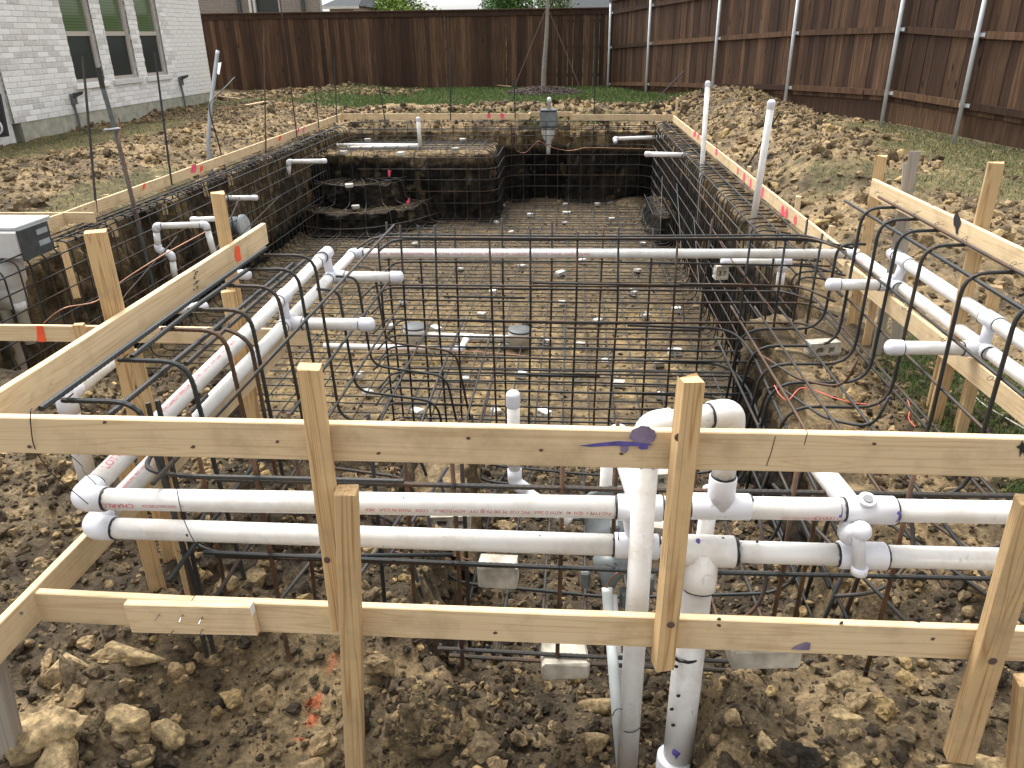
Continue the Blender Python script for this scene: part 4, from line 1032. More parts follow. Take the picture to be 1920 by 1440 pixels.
mark(fl2, [(1483, 1217), (1494, 1210), (1512, 1204), (1520, 1206), (1518, 1219), (1500, 1219)], 'purple2')
mark(fl2, blob(1722, 1164, 9, 4, 9, .4), 'ink')
for (o, x, y) in ((fu, 520, 828), (fu, 878, 822), (fu, 710, 850), (fu, 1015, 844), (fu, 1165, 851), (fu, 196, 792), (fu, 362, 838), (fu, 55, 838), (fu, 1639, 832), (fl2, 928, 1187), (fl2, 1348, 1161), (fl2, 1348, 1173), (fl2, 1749, 1198), (fl2, 1578, 1168), (lu2, 40, 1150)):
    mark(o, blob(x, y, 4.2, 3.0, 10, .25), 'bark' if o is lu2 else 'strap', 'knot', .0015)

# ================================================================== STAKES
def stake(label, top, bot, w_=0.045, t=0.038, rot=0.25, mat='pine2', group=None, point=False):
    top, bot = Vector(top), Vector(bot); ax = (bot - top); L = ax.length
    m = frame_from(ax, (math.sin(rot), -math.cos(rot), 0), top)
    nseg = max(3, int(L / 0.08)); v = []; f = []; c = 0.0025; sd0 = random.uniform(0, 99)
    ring = [(-w_ / 2 + c, -t / 2), (w_ / 2 - c, -t / 2), (w_ / 2, -t / 2 + c), (w_ / 2, t / 2 - c), (w_ / 2 - c, t / 2), (-w_ / 2 + c, t / 2), (-w_ / 2, t / 2 - c), (-w_ / 2, -t / 2 + c)]
    for i in range(nseg + 1):
        s_ = L * i / nseg; k = 1.0
        if point and s_ > L - 0.16: k = max(0.12, (L - s_) / 0.16)
        for (a, b_) in ring:
            v.append((s_ + (random.uniform(-.005, .004) if i == 0 else 0), a * k + .002 * float(fbm(s_ * 3 + sd0, a * 20, o=2, s=8)), b_ * k + .002 * float(fbm(s_ * 3 + sd0, b_ * 20 + 7, o=2, s=9))))
    for i in range(nseg):
        for k in range(8): f.append((i * 8 + k, i * 8 + (k + 1) % 8, (i + 1) * 8 + (k + 1) % 8, (i + 1) * 8 + k))
    f.append(tuple(range(7, -1, -1))); f.append(tuple(nseg * 8 + k for k in range(8)))
    o = link('wooden_stake', mesh_of('wooden_stake', v, f, M[mat]), None, m)
    return tag(o, label, 'stake', group)

def vstake(label, px, py, plane, zb, **kw):
    p = at(px, py, **plane); return stake(label, p, (p.x + random.uniform(-.006, .006), p.y, zb), **kw)
def knot_on(o, p, r):
    inv = WM[o.name].inverted()
ORD = ('first', 'second', 'third', 'fourth', 'fifth', 'sixth', 'seventh', 'eighth')
stA = stake('tall foreground stake left of centre nailed to the upper board', at(580, 688, y=1.372), at(642, 1172, y=1.374), 0.046, 0.040, 0.2)
stB = stake('foreground stake standing before the lower board beside the taller left one', at(650, 920, y=1.350), at(668, 1470, y=1.350), 0.046, 0.046, 0.12)
stC = stake('foreground stake right of centre with a broken lower end above the soil', at(1295, 712, y=1.372), at(1242, 1247, y=1.374), 0.044, 0.040, 0.25)
stD = stake('foreground stake on the right driven into a tan clod', at(1937, 940, y=1.372), at(1796, 1418, y=1.372), 0.058, 0.038, -0.12)
stE = stake('pale stake cut off by the lower right picture edge', at(1925, 1275, y=1.33), at(1905, 1475, y=1.33), 0.04, 0.04, -0.1)
stF = stake('weathered grey stake in the lower left corner', at(-22, 1225, y=1.28), at(40, 1480, y=1.28), 0.05, 0.04, 0.1, mat='oldwood')
for (o, px_, py_, Y, r, tl) in ((stA, 612, 1050, 1.35, .009, 0), (stC, 1274, 820, 1.35, .010, 0), (stC, 1258, 1172, 1.35, .009, 0), (stD, 1862, 1240, 1.35, .010, 0)):
    c = at(px_, py_, y=Y + .0015)
    part(o, 'knot', MB().lathe([(0, r), (.001, r * .8), (.0015, 0)], c, (0, -1, 0), 10), M['strap'])
vstake('thick cracked stake at the left beyond the upper side board', 179, 436, dict(x=-1.35), -0.1, w_=0.058, t=0.052, rot=0.5, mat='pine2')
vstake('stake at the far end of the upper left side board', 408, 362, dict(x=-1.345), -0.1, w_=0.05, t=0.045, rot=0.5)
vstake('short stake standing before the orange striped cross board', 147, 608, dict(y=3.55), -0.2, w_=0.05, t=0.04, rot=0.2)
vstake('short stake with split top under the upper left board', 428, 545, dict(x=-1.34), -0.2, w_=0.055, t=0.045, rot=0.5)
vstake('short broad stake below the upper left board', 245, 662, dict(x=-1.335), -0.1, w_=0.06, t=0.035, rot=1.3)
vstake('short stake under the front left pipes near the corner', 232, 860, dict(x=-1.335), -0.1, w_=0.05, t=0.04, rot=0.6)
vstake('short stake against the lower left board near the corner', 300, 850, dict(x=-1.2), -0.1, w_=0.04, t=0.04, rot=0.6)
vstake('broken topped stake at the far end of the upper right board', 1653, 292, dict(x=1.655), 0.0, w_=0.055, t=0.04, rot=-0.4)
vstake('weathered grey stake behind the upper right board', 1716, 284, dict(x=1.66), 0.0, w_=0.05, t=0.045, rot=-0.4, mat='oldwood')
stake('second grey stake leaning behind the upper right board', at(1703, 305, x=1.74), Vector((1.80, 4.05, 0.0)), 0.05, 0.04, -0.3, mat='oldwood')
vstake('tall pale stake near the right end of the upper right board', 1868, 306, dict(x=1.66), 0.0, w_=0.055, t=0.045, rot=-0.35)
vstake('short stake outside the lower right board by the second pipe tee', 1868, 538, dict(x=1.74), -0.1, w_=0.045, t=0.04, rot=-0.3)
vstake('stake under the first right pipe tee', 1648, 510, dict(x=1.66), -0.1, w_=0.04, t=0.04, rot=-0.3)
vstake('stake below the lower right board in the grass', 1782, 625, dict(x=1.70), -0.1, w_=0.05, t=0.04, rot=-0.3)
vstake('second stake below the lower right board in the grass', 1835, 680, dict(x=1.70), -0.1, w_=0.04, t=0.035, rot=-0.3)
for i, (px_, py_) in enumerate(((1270, 184), (1287, 225), (1300, 234), (1349, 268), (1372, 290), (1405, 312), (1498, 368), (1561, 424))):
    p = at(px_, py_, x=1.895); k = at(px_, py_, x=1.895)
    stake('short stake behind the right pool form board, %s from the far corner' % ORD[i], (1.895 + (.05 if i in (2, 4) else 0), p.y, p.z), (1.895, p.y, -0.05), 0.042, 0.036, -0.2, group='stakes behind the right pool form board', mat='pine')
for i, (px_, py_) in enumerate(((108, 428), (213, 415), (303, 350), (383, 330), (428, 300), (603, 232))):
    p = at(px_, py_, x=-4.44); zt = min(p.z, 0.33)
    stake('short stake behind the left pool form board, %s from its near end' % ORD[i], (-4.455, p.y, 0.29), (-4.455, p.y, -0.12), 0.05, 0.036, 0.3, group='stakes behind the left pool form board', mat='pine')
stake('thin stake brace leaning under the end of the left pool form board', at(112, 440, x=-4.40), at(145, 560, x=-4.2), 0.05, 0.036, 0.3)
for i, px_ in enumerate((705, 792, 883, 970, 1072, 1084, 1241)):
    p = at(px_, 208, y=15.28); stake('short stake behind the back pool form board, %s from the left' % ORD[i], (p.x, 15.28 - (px_ - 640) * .0008 + .03, p.z), (p.x, 15.28 - (px_ - 640) * .0008 + .03, -0.1), 0.055, 0.04, 0.1, group='stakes behind the back pool form board', mat='pine')

# ================================================================== PVC
R2 = 0.0278
def pipe(root, a, b_, r=R2, mat='pvc', n=20, name='pipe'): return part(root, name, MB().tube([a, b_], r, n), M[mat], False if n < 9 else True)
def ring_of(parent, c, ax, r, wd=0.010):
    """uneven dark primer round a joint"""
    ax = Vector(ax).normalized(); u = ax.orthogonal().normalized(); w_ = ax.cross(u); v = []; f = []; n = 22
    o1 = [random.uniform(.4, 1.3) * wd * .5 for _ in range(n)]; o2 = [random.uniform(.4, 1.2) * wd * .5 for _ in range(n)]
    for k in range(n):
        a = 2 * math.pi * k / n; d = u * math.cos(a) + w_ * math.sin(a)
        v += [Vector(c) + d * (r - .003) - ax * o1[k], Vector(c) + d * (r + .0012) - ax * o1[k] * .8, Vector(c) + d * (r + .0012) + ax * o2[k] * .8, Vector(c) + d * (r - .003) + ax * o2[k]]
    for k in range(n):
        j = (k + 1) % n
        for q in range(3): f.append((k * 4 + q, j * 4 + q, j * 4 + q + 1, k * 4 + q + 1))
    return part(parent, 'primer_ring', MB().add(v, f), M['glue'])
def elbow(root, c, d1, d2, r=R2, l=0.062, mat='pvcfit', rings=True, name='elbow'):
    c = Vector(c); d1, d2 = Vector(d1).normalized(), Vector(d2).normalized(); R = r * 1.17
    pts = fillet([c + d1 * l, c, c + d2 * l], r * 1.35, 8)
    o = part(root, name, MB().tube(pts, R, 20), M[mat], True)
    if rings:
        ring_of(o, c + d1 * (l + .002), d1, r + .0008); ring_of(o, c + d2 * (l + .002), d2, r + .0008)
    return o
def cap(root, p, d, r=R2, mat='pvcfit', ring=True, l=0.045):
    """domed end cap whose skirt starts at p and points along d"""
    R = r * 1.15; prof = [(0, R * .985), (.002, R), (l, R)] + [(l + R * .75 * math.sin(a), R * math.cos(a)) for a in np.linspace(.15, math.pi / 2, 7)]
    o = part(root, 'end_cap', MB().lathe(prof, p, d, 20), M[mat], True)
    if ring: ring_of(o, Vector(p) - Vector(d).normalized() * .002, d, r + .0008, .005)
    return o
def sleeve(root, a, b_, r=R2, mat='pvcfit', name='coupling', rings=True, k=1.17):
    a, b_ = Vector(a), Vector(b_); d = (b_ - a).normalized(); L = (b_ - a).length
    o = part(root, name, MB().lathe([(0, r * k - .002), (.002, r * k), (L - .002, r * k), (L, r * k - .002)], a, d, 22), M[mat], True)
    if rings: ring_of(o, a - d * .002, d, r + .0008, .008); ring_of(o, b_ + d * .002, d, r + .0008, .008)
    return o
def tee(root, c, ax, br, r=R2, half=0.062, blen=0.06, rb=None, mat='pvcfit', rings=True, name='tee'):
    c, ax, br = Vector(c), Vector(ax).normalized(), Vector(br).normalized(); rb = rb or r; k = 1.17
    mb = MB().lathe([(-half, r * k - .002), (-half + .002, r * k), (half - .002, r * k), (half, r * k - .002)], c, ax, 22)
    mb.lathe([(0, rb * k), (blen - .002, rb * k), (blen, rb * k - .002)], c, br, 20)
    o = part(root, name, mb, M[mat], True)
    if rings:
        for s_ in (-1, 1): ring_of(o, c + ax * s_ * (half + .002), ax, r + .0008, .008)
        ring_of(o, c + br * (blen + .002), br, rb + .0008, .007)
    return o
def letter(parent, text, p, d, nrm, r, size, mat='redink', font_w=1.0):
    """print wrapped on a pipe: starts at p (on the axis), runs along d, nrm = outward at the baseline"""
    cu = bpy.data.curves.new('print', 'FONT'); cu.body = text; cu.size = size; ob = bpy.data.objects.new('print', cu); COL.objects.link(ob)
    bpy.context.view_layer.update()
    me = bpy.data.meshes.new_from_object(ob.evaluated_get(bpy.context.evaluated_depsgraph_get()))
    bpy.data.objects.remove(ob)
    d = Vector(d).normalized(); n0 = Vector(nrm); n0 = (n0 - d * n0.dot(d)).normalized(); t = n0.cross(d)   # letters' up
    inv = WM[parent.name].inverted(); p = Vector(p)
    for v in me.vertices:
        a = v.co.y / r; v.co = inv @ (p + d * v.co.x * font_w + (n0 * math.cos(a) + t * math.sin(a)) * (r + .0012))
    me.materials.clear(); me.materials.append(M[mat]); me.update()
    return link('printing', me, parent)

# ---- the two pipe loops of the raised spa, glued into one
ZU, ZL = 0.602, 0.482
man = empty('spa_pipe_manifold', (0, 1.6, 0.48), 'white plastic pipe loops around the raised spa, glued as one with tees and capped jets', 'pipework')
UA, UB = at(152, 935, z=ZU), at(1905, 962, z=ZU)
UC = at(596, 491, z=ZU); fx = (UB - UA).normalized()
UR0, UR1 = at(1676, 477, z=ZU), at(1900, 628, z=ZU)
LA, LB = at(172, 989, z=ZL), at(1885, 1045, z=ZL); LC = at(662, 475, z=ZL); LD = at(1605, 476, z=ZL); LR = at(1900, 687, z=ZL)
def xline(p, q, x): t = (x - p.x) / (q.x - p.x); return p.lerp(q, t)
XRU, XRL = UR1.x, LR.x
UE = xline(UA, UB, XRU + .01); LE = xline(LA, LB, XRL + .01)
sU = (UC - UA).normalized(); sL = (LC - LA).normalized()
# upper loop
elbow(man, UA, fx, sU); elbow(man, UE, -fx, (UR0 - UE))
p_left_u = pipe(man, UA + sU * .06, UC); cap(man, UC - sU * .01, sU)
pf = []
cutsU = [UA + fx * .06, at(1157, 951, z=ZU), at(1241, 953, z=ZU), at(1290, 947, z=ZU), at(1402, 952, z=ZU), at(1583, 955, z=ZU), at(1676, 957, z=ZU), UE - fx * .06]
for a, b_ in ((0, 1), (2, 3), (4, 5), (6, 7)): pf.append(pipe(man, cutsU[a] - fx * .01, cutsU[b_] + fx * .01))
p_right_u = pipe(man, UE + (UR0 - UE).normalized() * .06, UR0); cap(man, UR0 - (UR0 - UE).normalized() * .03, UR0 - UE)
# lower loop
lx = (LB - LA).normalized(); dB = (LD - LC).normalized(); sR = (LR - LD).normalized()
elbow(man, LA, lx, sL); elbow(man, LC, -sL, dB); elbow(man, LD, -dB, sR); elbow(man, LE, -lx, -sR)
p_left_l = pipe(man, LA + sL * .06, LC - sL * .06); p_back = pipe(man, LC + dB * .06, LD - dB * .06); p_right_l = pipe(man, LD + sR * .06, LE - sR * .06)
cutsL = [LA + lx * .06, at(1152, 1022, z=ZL), at(1234, 1025, z=ZL), at(1262, 1031, z=ZL), at(1370, 1034, z=ZL), at(1571, 1040, z=ZL), at(1659, 1043, z=ZL), LE - lx * .06]
pl_ = [pipe(man, cutsL[a] - lx * .01, cutsL[b_] + lx * .01) for a, b_ in ((0, 1), (2, 3), (4, 5), (6, 7))]
# jets: a body joining both loops and a capped stub towards the spa
def jet(cu, cl, ax, inward, tip, body=True):
    ax = Vector(ax).normalized(); inw = Vector(inward).normalized()
    sleeve(man, cu - ax * .05, cu + ax * .05, name='jet_body')
    o = tee(man, cl, ax, inw, half=0.05, blen=0.075, name='jet_body')
    part(o, 'neck', MB().tube([cu, cu.lerp(cl, .5), cl], [R2 * .95, R2 * .8, R2 * .95], 14), M['pvcfit'], True)
    a = cl + inw * .07; st = pipe(man, a, tip, name='jet_stub'); cap(man, tip - inw * .035, inw); return st
def along(p, d, y): return p + d * ((y - p.y) / d.y)
jl1, jl2 = at(560, 607, z=ZL), at(640, 520, z=ZL)
st = jet(along(UA, sU, at(500, 606, z=ZL).y), along(LA, sL, at(500, 606, z=ZL).y), sL, (1, 0, 0), Vector((at(690, 608, z=ZL).x, at(500, 606, z=ZL).y, ZL)))
st2 = jet(along(UA, sU, at(585, 518, z=ZL).y), along(LA, sL, at(585, 518, z=ZL).y), sL, (1, 0, 0), Vector((at(745, 520, z=ZL).x, at(585, 518, z=ZL).y, ZL)))
sRu = (UR0 - UE).normalized(); y1, y2 = at(1722, 535, z=ZL).y, at(1895, 655, z=ZL).y
st3 = jet(along(UE, sRu, y1), along(LE, sR, y1), sR, (-1, 0, 0), Vector((at(1562, 535, z=ZL).x, y1, ZL)))
st4 = jet(along(UE, sRu, y2), along(LE, sR, y2), sR, (-1, 0, 0), Vector((at(1676, 653, z=ZL).x, y2, ZL)))
# front jets and valves
c1 = (cutsU[1] + cutsU[2]) / 2; c1l = (cutsL[1] + cutsL[2]) / 2
sleeve(man, cutsU[1], cutsU[2], name='jet_body'); o = sleeve(man, cutsL[1], cutsL[2], name='jet_body')
part(o, 'neck', MB().tube([c1 + Vector((-.01, .02, 0)), c1.lerp(c1l, .5) + Vector((-.015, .02, 0)), c1l], [.03, .02, .024], 14), M['pvcfit'], True)
e_ = at(1172, 872, z=ZU - .03); pipe(man, c1 + Vector((0, .03, 0)), c1 + Vector((-.03, .36, -.01)), name='jet_stub'); cap(man, c1 + Vector((-.03, .35, -.01)), (0, 1, 0))
t1 = tee(man, (cutsU[3] + cutsU[4]) / 2 + fx * .005, fx, (0, 0, 1), half=(cutsU[4] - cutsU[3]).length / 2, blen=.085)
t2 = tee(man, (cutsL[3] + cutsL[4]) / 2, lx, Vector((-.03, -.25, -1)), r=.034, rb=.036, half=(cutsL[4] - cutsL[3]).length / 2 + .008, blen=.10, mat='pvc')
ring_of(t2, cutsL[4] + lx * .012, lx, .034, .012)
sleeve(man, cutsU[5], cutsU[6], name='jet_body', k=1.24); o2 = sleeve(man, cutsL[5], cutsL[6], name='jet_body', k=1.24)
c3, c3l = (cutsU[5] + cutsU[6]) / 2, (cutsL[5] + cutsL[6]) / 2
o = part(man, 'valve', MB().tube(fillet([c3 + Vector((-.03, -.0, -.02)), c3 + Vector((-.05, -.03, -.055)), at(1609, 998, y=1.548), at(1611, 1072, y=1.540)], .018, 6), [.027] * 7 + [.024] * 4 + [.0155] * 5, 16), M['pvcfit'], True)
part(o, 'valve_ball', MB().lathe([(0.025 * math.cos(a), 0.025 * math.sin(a)) for a in np.linspace(math.pi, 0, 9)], at(1614, 996, y=1.552), (0, 0, 1), 14), M['pvcfit'], True)
part(o, 'valve_foot', MB().lathe([(-.012, .019), (.008, .019), (.010, .016)], at(1611, 1070, y=1.540), (0, 0, -1), 14), M['pvcfit'], True)
tp = at(1627, 936, y=1.595); part(o, 'plug', MB().lathe([(-.03, .016), (-.006, .016), (-.005, .021), (.0, .021), (.002, .018)], tp, (0, -.45, 1), 16), M['pvcfit'], True); part(o, 'plug_face', MB().lathe([(.0, .012), (.0035, .011)], tp + Vector((0, -.0008, .0015)), (0, -.45, 1), 12), M['nail'])
e_ = c3 + Vector((-.045, .03, .005)); js = pipe(man, e_, Vector((at(1540, 875, z=ZL + .06).x - .03, e_.y + .42, ZL + .07)), name='jet_stub')
# U-turn and riser in front
v1t = at(1216, 872, y=1.545); v1b = at(1172, 1500, y=1.545); ztop = at(1345, 772, y=1.615).z
tx1 = (cutsU[3] + cutsU[4]) / 2 + fx * .005
k1 = Vector((at(1216, 790, y=1.545).x, 1.545, ztop - .005)); k2 = Vector((tx1.x + .004, tx1.y + .01, ztop))
dk = (k2 - k1).normalized()
ris = pipe(man, v1b, k1 - Vector((0, 0, .05)), r=.0285)
elbow(man, k1, -(k1 - v1b), dk, r=.0285, l=.055, mat='pvc'); elbow(man, k2, -dk, (0, 0, -1), r=.0285, l=.055, mat='pvc')
pipe(man, k1 + dk * .04, k2 - dk * .04, r=.0285); pipe(man, k2 - Vector((0, 0, .04)), tx1 + Vector((0, 0, .07)))
for q in (1201, 1224): part(ris, 'ink_mark', MB().box(*sum(((v, v + d) for v, d in zip(at(q, 880, y=1.5165), (.003, .002, .016))), ())), M['ink'])
v2t = at(1305, 1098, y=1.585); v2b = at(1262, 1500, y=1.55)
r2 = pipe(man, v2t, v2b, r=.0405)
for q, s_ in ((1222, .9), (1412, 1.0)):
    pc = at(1284 - (q - 1222) * .105, q, y=1.57); ring_of(r2, pc, (v2b - v2t), .0405, .010)
sleeve(man, at(1264, 1418, y=1.553), at(1255, 1500, y=1.55), r=.0405, rings=False)
# two short risers behind
q = at(1330, 978, y=1.70); pipe(man, (q.x, 1.72, .58), (q.x - .015, 1.74, -.2), r=.022); sleeve(man, (q.x, 1.72, .545), (q.x, 1.721, .50), r=.022, rings=False)

def splat(parent, pts, mat='purple', rad=.0015):
    part(parent, 'primer_drip', MB().tube([Vector(p) for p in pts], rad, 6), M[mat])
def drip(parent, px, py, y, w_, l, mat='purple'):
    """dried run of primer on the near side of a pipe"""
    c = at(px, py, y=y); part(parent, 'primer_drip', MB().lathe([(-.001, w_), (.0006, w_ * .9), (.0012, w_ * .4)], c, (0, -1, .45), 12), M[mat])
    part(parent, 'primer_drip', MB().tube([c + Vector((.002, -.0004, 0)), c + Vector((.001, -.002, l * .5)), c + Vector((0, .006, l))], [w_ * .5, w_ * .3, w_ * .2], 6), M[mat])
drip(pl_[0], 1012, 1024, 1.588, .009, .03); drip(t2, 1309, 1014, 1.573, .006, -.03); drip(r2, 1268, 1411, 1.521, .012, -.03)
for (x, y) in ((1260, 1330), (1262, 1360), (1280, 1372), (1272, 1305), (1268, 1250)):
    part(r2, 'primer_drip', MB().lathe([(-.001, .006), (.0008, .005), (.001, .002)], at(x, y, y=1.527), (random.uniform(-.3, .3), -1, 0), 7), M['ink'])
for (x, y) in ((1420, 1016), (1440, 1026), (1416, 1022), (1390, 1020), (1500, 1045), (1356, 1010), (1350, 1046)):
    part(pl_[2], 'primer_drip', MB().lathe([(-.001, .004), (.0006, .003), (.0008, .001)], at(x, y, y=1.588), (0, -1, .3), 7), M['ink'])
for (o, px_, py_, yy, w_, l_, m_) in ((pf[2], 1576, 968, 1.567, .004, .03, 'purple'), (pf[3], 1686, 962, 1.570, .005, -.03, 'purple'), (st2, 672, 517, 3.90, .010, -.014, 'purple'), (pl_[0], 350, 1003, 1.573, .003, -.008, 'ink'),
        (pf[0], 756, 932, 1.56, .0016, -.012, 'ink'), (pl_[0], 935, 1021, 1.59, .0018, -.006, 'ink'), (st4, 1780, 648, 2.98, .012, -.006, 'ink'), (st4, 1835, 655, 2.98, .016, -.003, 'ink'), (pl_[0], 1158, 1012, 1.587, .004, .03, 'purple')):
    drip(o, px_, py_, yy, w_, l_, m_)
# makers' print
def pprint(o, text, px, py, d, r, z, size, nrm, **kw):
    p = at(px, py, z=z); letter(o, text, p, d, nrm, r, size, **kw)
lo = (0, -.98, .05)
up_side_down = -fx
def axis_pt(A, d, x): return A + d * ((x - A.x) / d.x)
letter(pf[0], 'CHARLOT', axis_pt(UA, fx, at(253, 945, z=ZU).x), -fx, (0, -.94, .18), R2, .0185, font_w=1.15)
letter(pf[0], 'WWW.CHARLOTTEPIPE.COM', axis_pt(UA, fx, at(334, 945, z=ZU).x), -fx, (0, -.94, .12), R2, .0105, font_w=.62)
letter(pf[0], 'PVC-TYPE 1  SCH  40   ASTM D 2665   PVC 1120  PE 280 PSI @ 73\u00b0F   ASTM D1785-21   CODE   MADE IN U.S.A.   MEX', axis_pt(UA, fx, at(1145, 955, z=ZU).x), -fx, (0, -.94, .12), R2, .0115, font_w=1.02)
letter(pf[2], 'WWW.CHARLOTTEPIPE.COM', axis_pt(UA, fx, at(1462, 960, z=ZU).x), fx, (0, -.94, -.36), R2, .0100, font_w=.62)
letter(pf[2], 'CHARLO', axis_pt(UA, fx, at(1522, 960, z=ZU).x), fx, (0, -.94, -.36), R2, .0150, font_w=1.1)
letter(p_left_u, 'LOTTE PIPE', along(UA, sU, at(172, 893, z=ZU).y), sU, (.62, -.2, .78), R2, .028, font_w=1.1)
letter(p_left_u, 'WWW.CHARLOTTEPIPE.COM   PVC-TYPE 1  SCH 40   ASTM D2665   PVC 1120  280 PSI', UA + sU * .42, sU, (.55, 0, .83), R2, .016)
letter(p_left_l, '40 NSF-PW  PVC 1120  ASTM D 1785  CHARLOTTE PIPE', LA + sL * .15, sL, (.5, 0, .86), R2, .013)
letter(p_back, 'CHARLOTTE   WWW.CHARLOTTEPIPE.COM   PVC-TYPE 1 SCH 40 ASTM D2665   PVC 1120 280 PSI   CHARLOTTE   PVC-TYPE 1 SCH 40   CHARLOTTE PIPE', LC + dB * .1, dB, (0, -.96, -.12), R2, .019)
letter(p_right_l, 'CHARLOTTE PIPE', along(LE, sR, LD.y - .25), -sR, (-.7, 0, .7), R2, .018)
letter(st2, 'CHARLOTTE', st2 and Vector((at(625, 520, z=ZL).x, at(585, 518, z=ZL).y, ZL)), (1, 0, 0), (0, -.94, -.3), R2, .012)

# ================================================================== REBAR
RB = 0.0066
def bar(root, pts, r=RB, R=0.05, n=7, rib=0.0, fil=True, name='rebar', wob=0.004, mat=None):
    mat = mat or ('darkbar' if root['label'].endswith('pool') else 'rebar')
    P = [Vector(p) for p in pts]
    if wob: P = [p + Vector((random.uniform(-wob, wob), random.uniform(-wob, wob), random.uniform(-wob, wob))) for p in P]
    if fil and len(P) > 2: P = fillet(P, R, 5)
    return part(root, name, MB().tube(P, r, n, rib=rib), M[mat], rib == 0)

spa = empty('rebar_cage', (0, 3.0, -0.2), 'tied steel rebar cage of the raised spa in the foreground', 'rebar')
zB = 0.09
# hoops over the left wall, along the shelf and down into the pit
hookY = [1.63, 1.89, 2.14, 2.33, 2.60, 2.81, 3.01, 3.30, 3.62, 3.95]
for i, Y in enumerate(hookY):
    st_ = -1.25 if Y < 3.1 else -1.15
    zt = 0.835 if Y < 3.1 else 0.60 - (Y - 3.3) * .12
    pts = [(st_, Y, zt), (-1.045, Y, zt), (-1.01, Y, zB + .1 * (Y > 3.1) * 0), (-0.62, Y, zB - .05), (-0.50, Y, -0.75 if Y > 2.9 else -.45)]
    if Y < 2.2: pts = pts[:2] + [(-1.0, Y, zB)]
    bar(spa, pts, R=.075, rib=0.14 if Y < 2.7 else 0)
bar(spa, [(-1.17, 2.29, .785), (-1.10, 2.27, .79), (-1.03, 2.26, .75), (-1.005, 2.25, .25)], R=.09, rib=.14)
# long bars on the left wall
for x, z, y0, y1 in ((-1.225, .868, 1.53, 3.0), (-1.212, .846, 1.9, 2.75), (-1.13, .800, 1.45, 3.02), (-1.115, .783, 2.0, 3.1), (-1.005, .655, 1.55, 4.35), (-1.0, .40, 1.5, 4.35), (-1.0, .18, 1.6, 4.3)):
    bar(spa, [(x, y0, z), (x + .0, (y0 + y1) / 2, z + .004), (x - .005, y1, z)], fil=False, rib=.14 if z > .7 else 0, r=.0075 if z > .7 else RB)
for x, y0, y1, z in ((-.85, 2.9, 4.5, .04), (-.66, 2.6, 4.6, .03), (-.50, 2.0, 4.7, -.12), (-.50, 2.0, 4.7, -.40), (-.50, 2.3, 4.7, -.66)):
    bar(spa, [(x, y0, z), (x, (y0 + y1) / 2, z), (x, y1, z - .02)], fil=False)
# right side
rY = [2.10, 2.42, 2.77, 3.14, 3.40, 3.62, 3.86, 4.12]
for Y in rY:
    zt = .862
    pts = [(1.585, Y, zt), (1.415, Y, zt - .005), (1.41, Y, zB + .05), (0.97, Y, zB + .045), (0.90, Y, -.62)]
    if Y > 3.9: pts = [(1.56, Y, .62), (1.415, Y, .62)] + pts[2:]
    bar(spa, pts, R=.13, r=.0078, mat='darkbar')
for x, z, y0, y1 in ((1.568, .874, 1.6, 4.08), (1.445, .83, 1.6, 4.2), (1.425, .60, 1.6, 4.3), (1.425, .40, 1.6, 4.35), (1.425, .24, 1.6, 4.4), (1.50, .13, 1.7, 4.5)):
    bar(spa, [(x, y0, z), (x + .003, (y0 + y1) / 2, z), (x - .003, y1, z)], fil=False, r=.0075 if z > .7 else RB)
for x in (.98, 1.12, 1.26):
    bar(spa, [(x, 1.9, zB + .06), (x, 3.1, zB + .065), (x, 4.5, zB + .05)], fil=False)
for z in (-.08, -.32, -.58): bar(spa, [(.92, 2.0, z), (.92, 3.2, z), (.93, 4.6, z - .02)], fil=False)
# dam wall between spa and pool: two curtains
vx = [707, 727, 752, 785, 817, 852, 918, 942, 993, 1035, 1082, 1130, 1160, 1225, 1272, 1332, 1408, 1457, 1475, 1510, 1543]
for i, u in enumerate(vx):
    back_ = i % 2; Y = 4.24 + .2 * back_; x = at(u, 440, y=Y).x
    bar(spa, [(x, Y, .635 + random.uniform(-.02, .05)), (x + random.uniform(-.012, .012), Y, .2), (x + random.uniform(-.012, .012), Y + .01, -.55), (x, Y + .05, -1.2), (x, Y + .5, -1.22)], R=.06, r=.0066, mat='darkbar')
for Y, zs in ((4.235, (.615, .335, .13, .03, -.10, -.21, -.32, -.42, -.66, -.9)), (4.435, (.585, .42, .26, .18, .05, -.12, -.27, -.35, -.62))):
    for z in zs:
        x0, x1 = -1.10 + random.uniform(-.05, .05), 1.36 + random.uniform(-.1, .06)
        bar(spa, [(x0, Y - .25, z), (x0 + .02, Y - .01, z), (.1, Y - .012, z + random.uniform(-.01, .01)), (x1, Y - .01, z + random.uniform(-.015, .015)), (x1 + .12, Y - .22, z)], R=.08, r=.0062, mat='darkbar')
for x0, x1, z in ((-.20, .62, .345), (-.72, -.25, .26), (.0, .75, .075), (.62, 1.3, .345), (-.45, .2, -.22)):
    bar(spa, [(x0, 4.222, z + .012), ((x0 + x1) / 2, 4.22, z + .012), (x1, 4.222, z + .006)], fil=False, r=.0072, mat='darkbar')
bar(spa, [(-1.02, 4.0, .60), (-1.0, 4.23, .60), (1.30, 4.23, .615), (1.5, 4.12, .6)], R=.12, r=.0078)
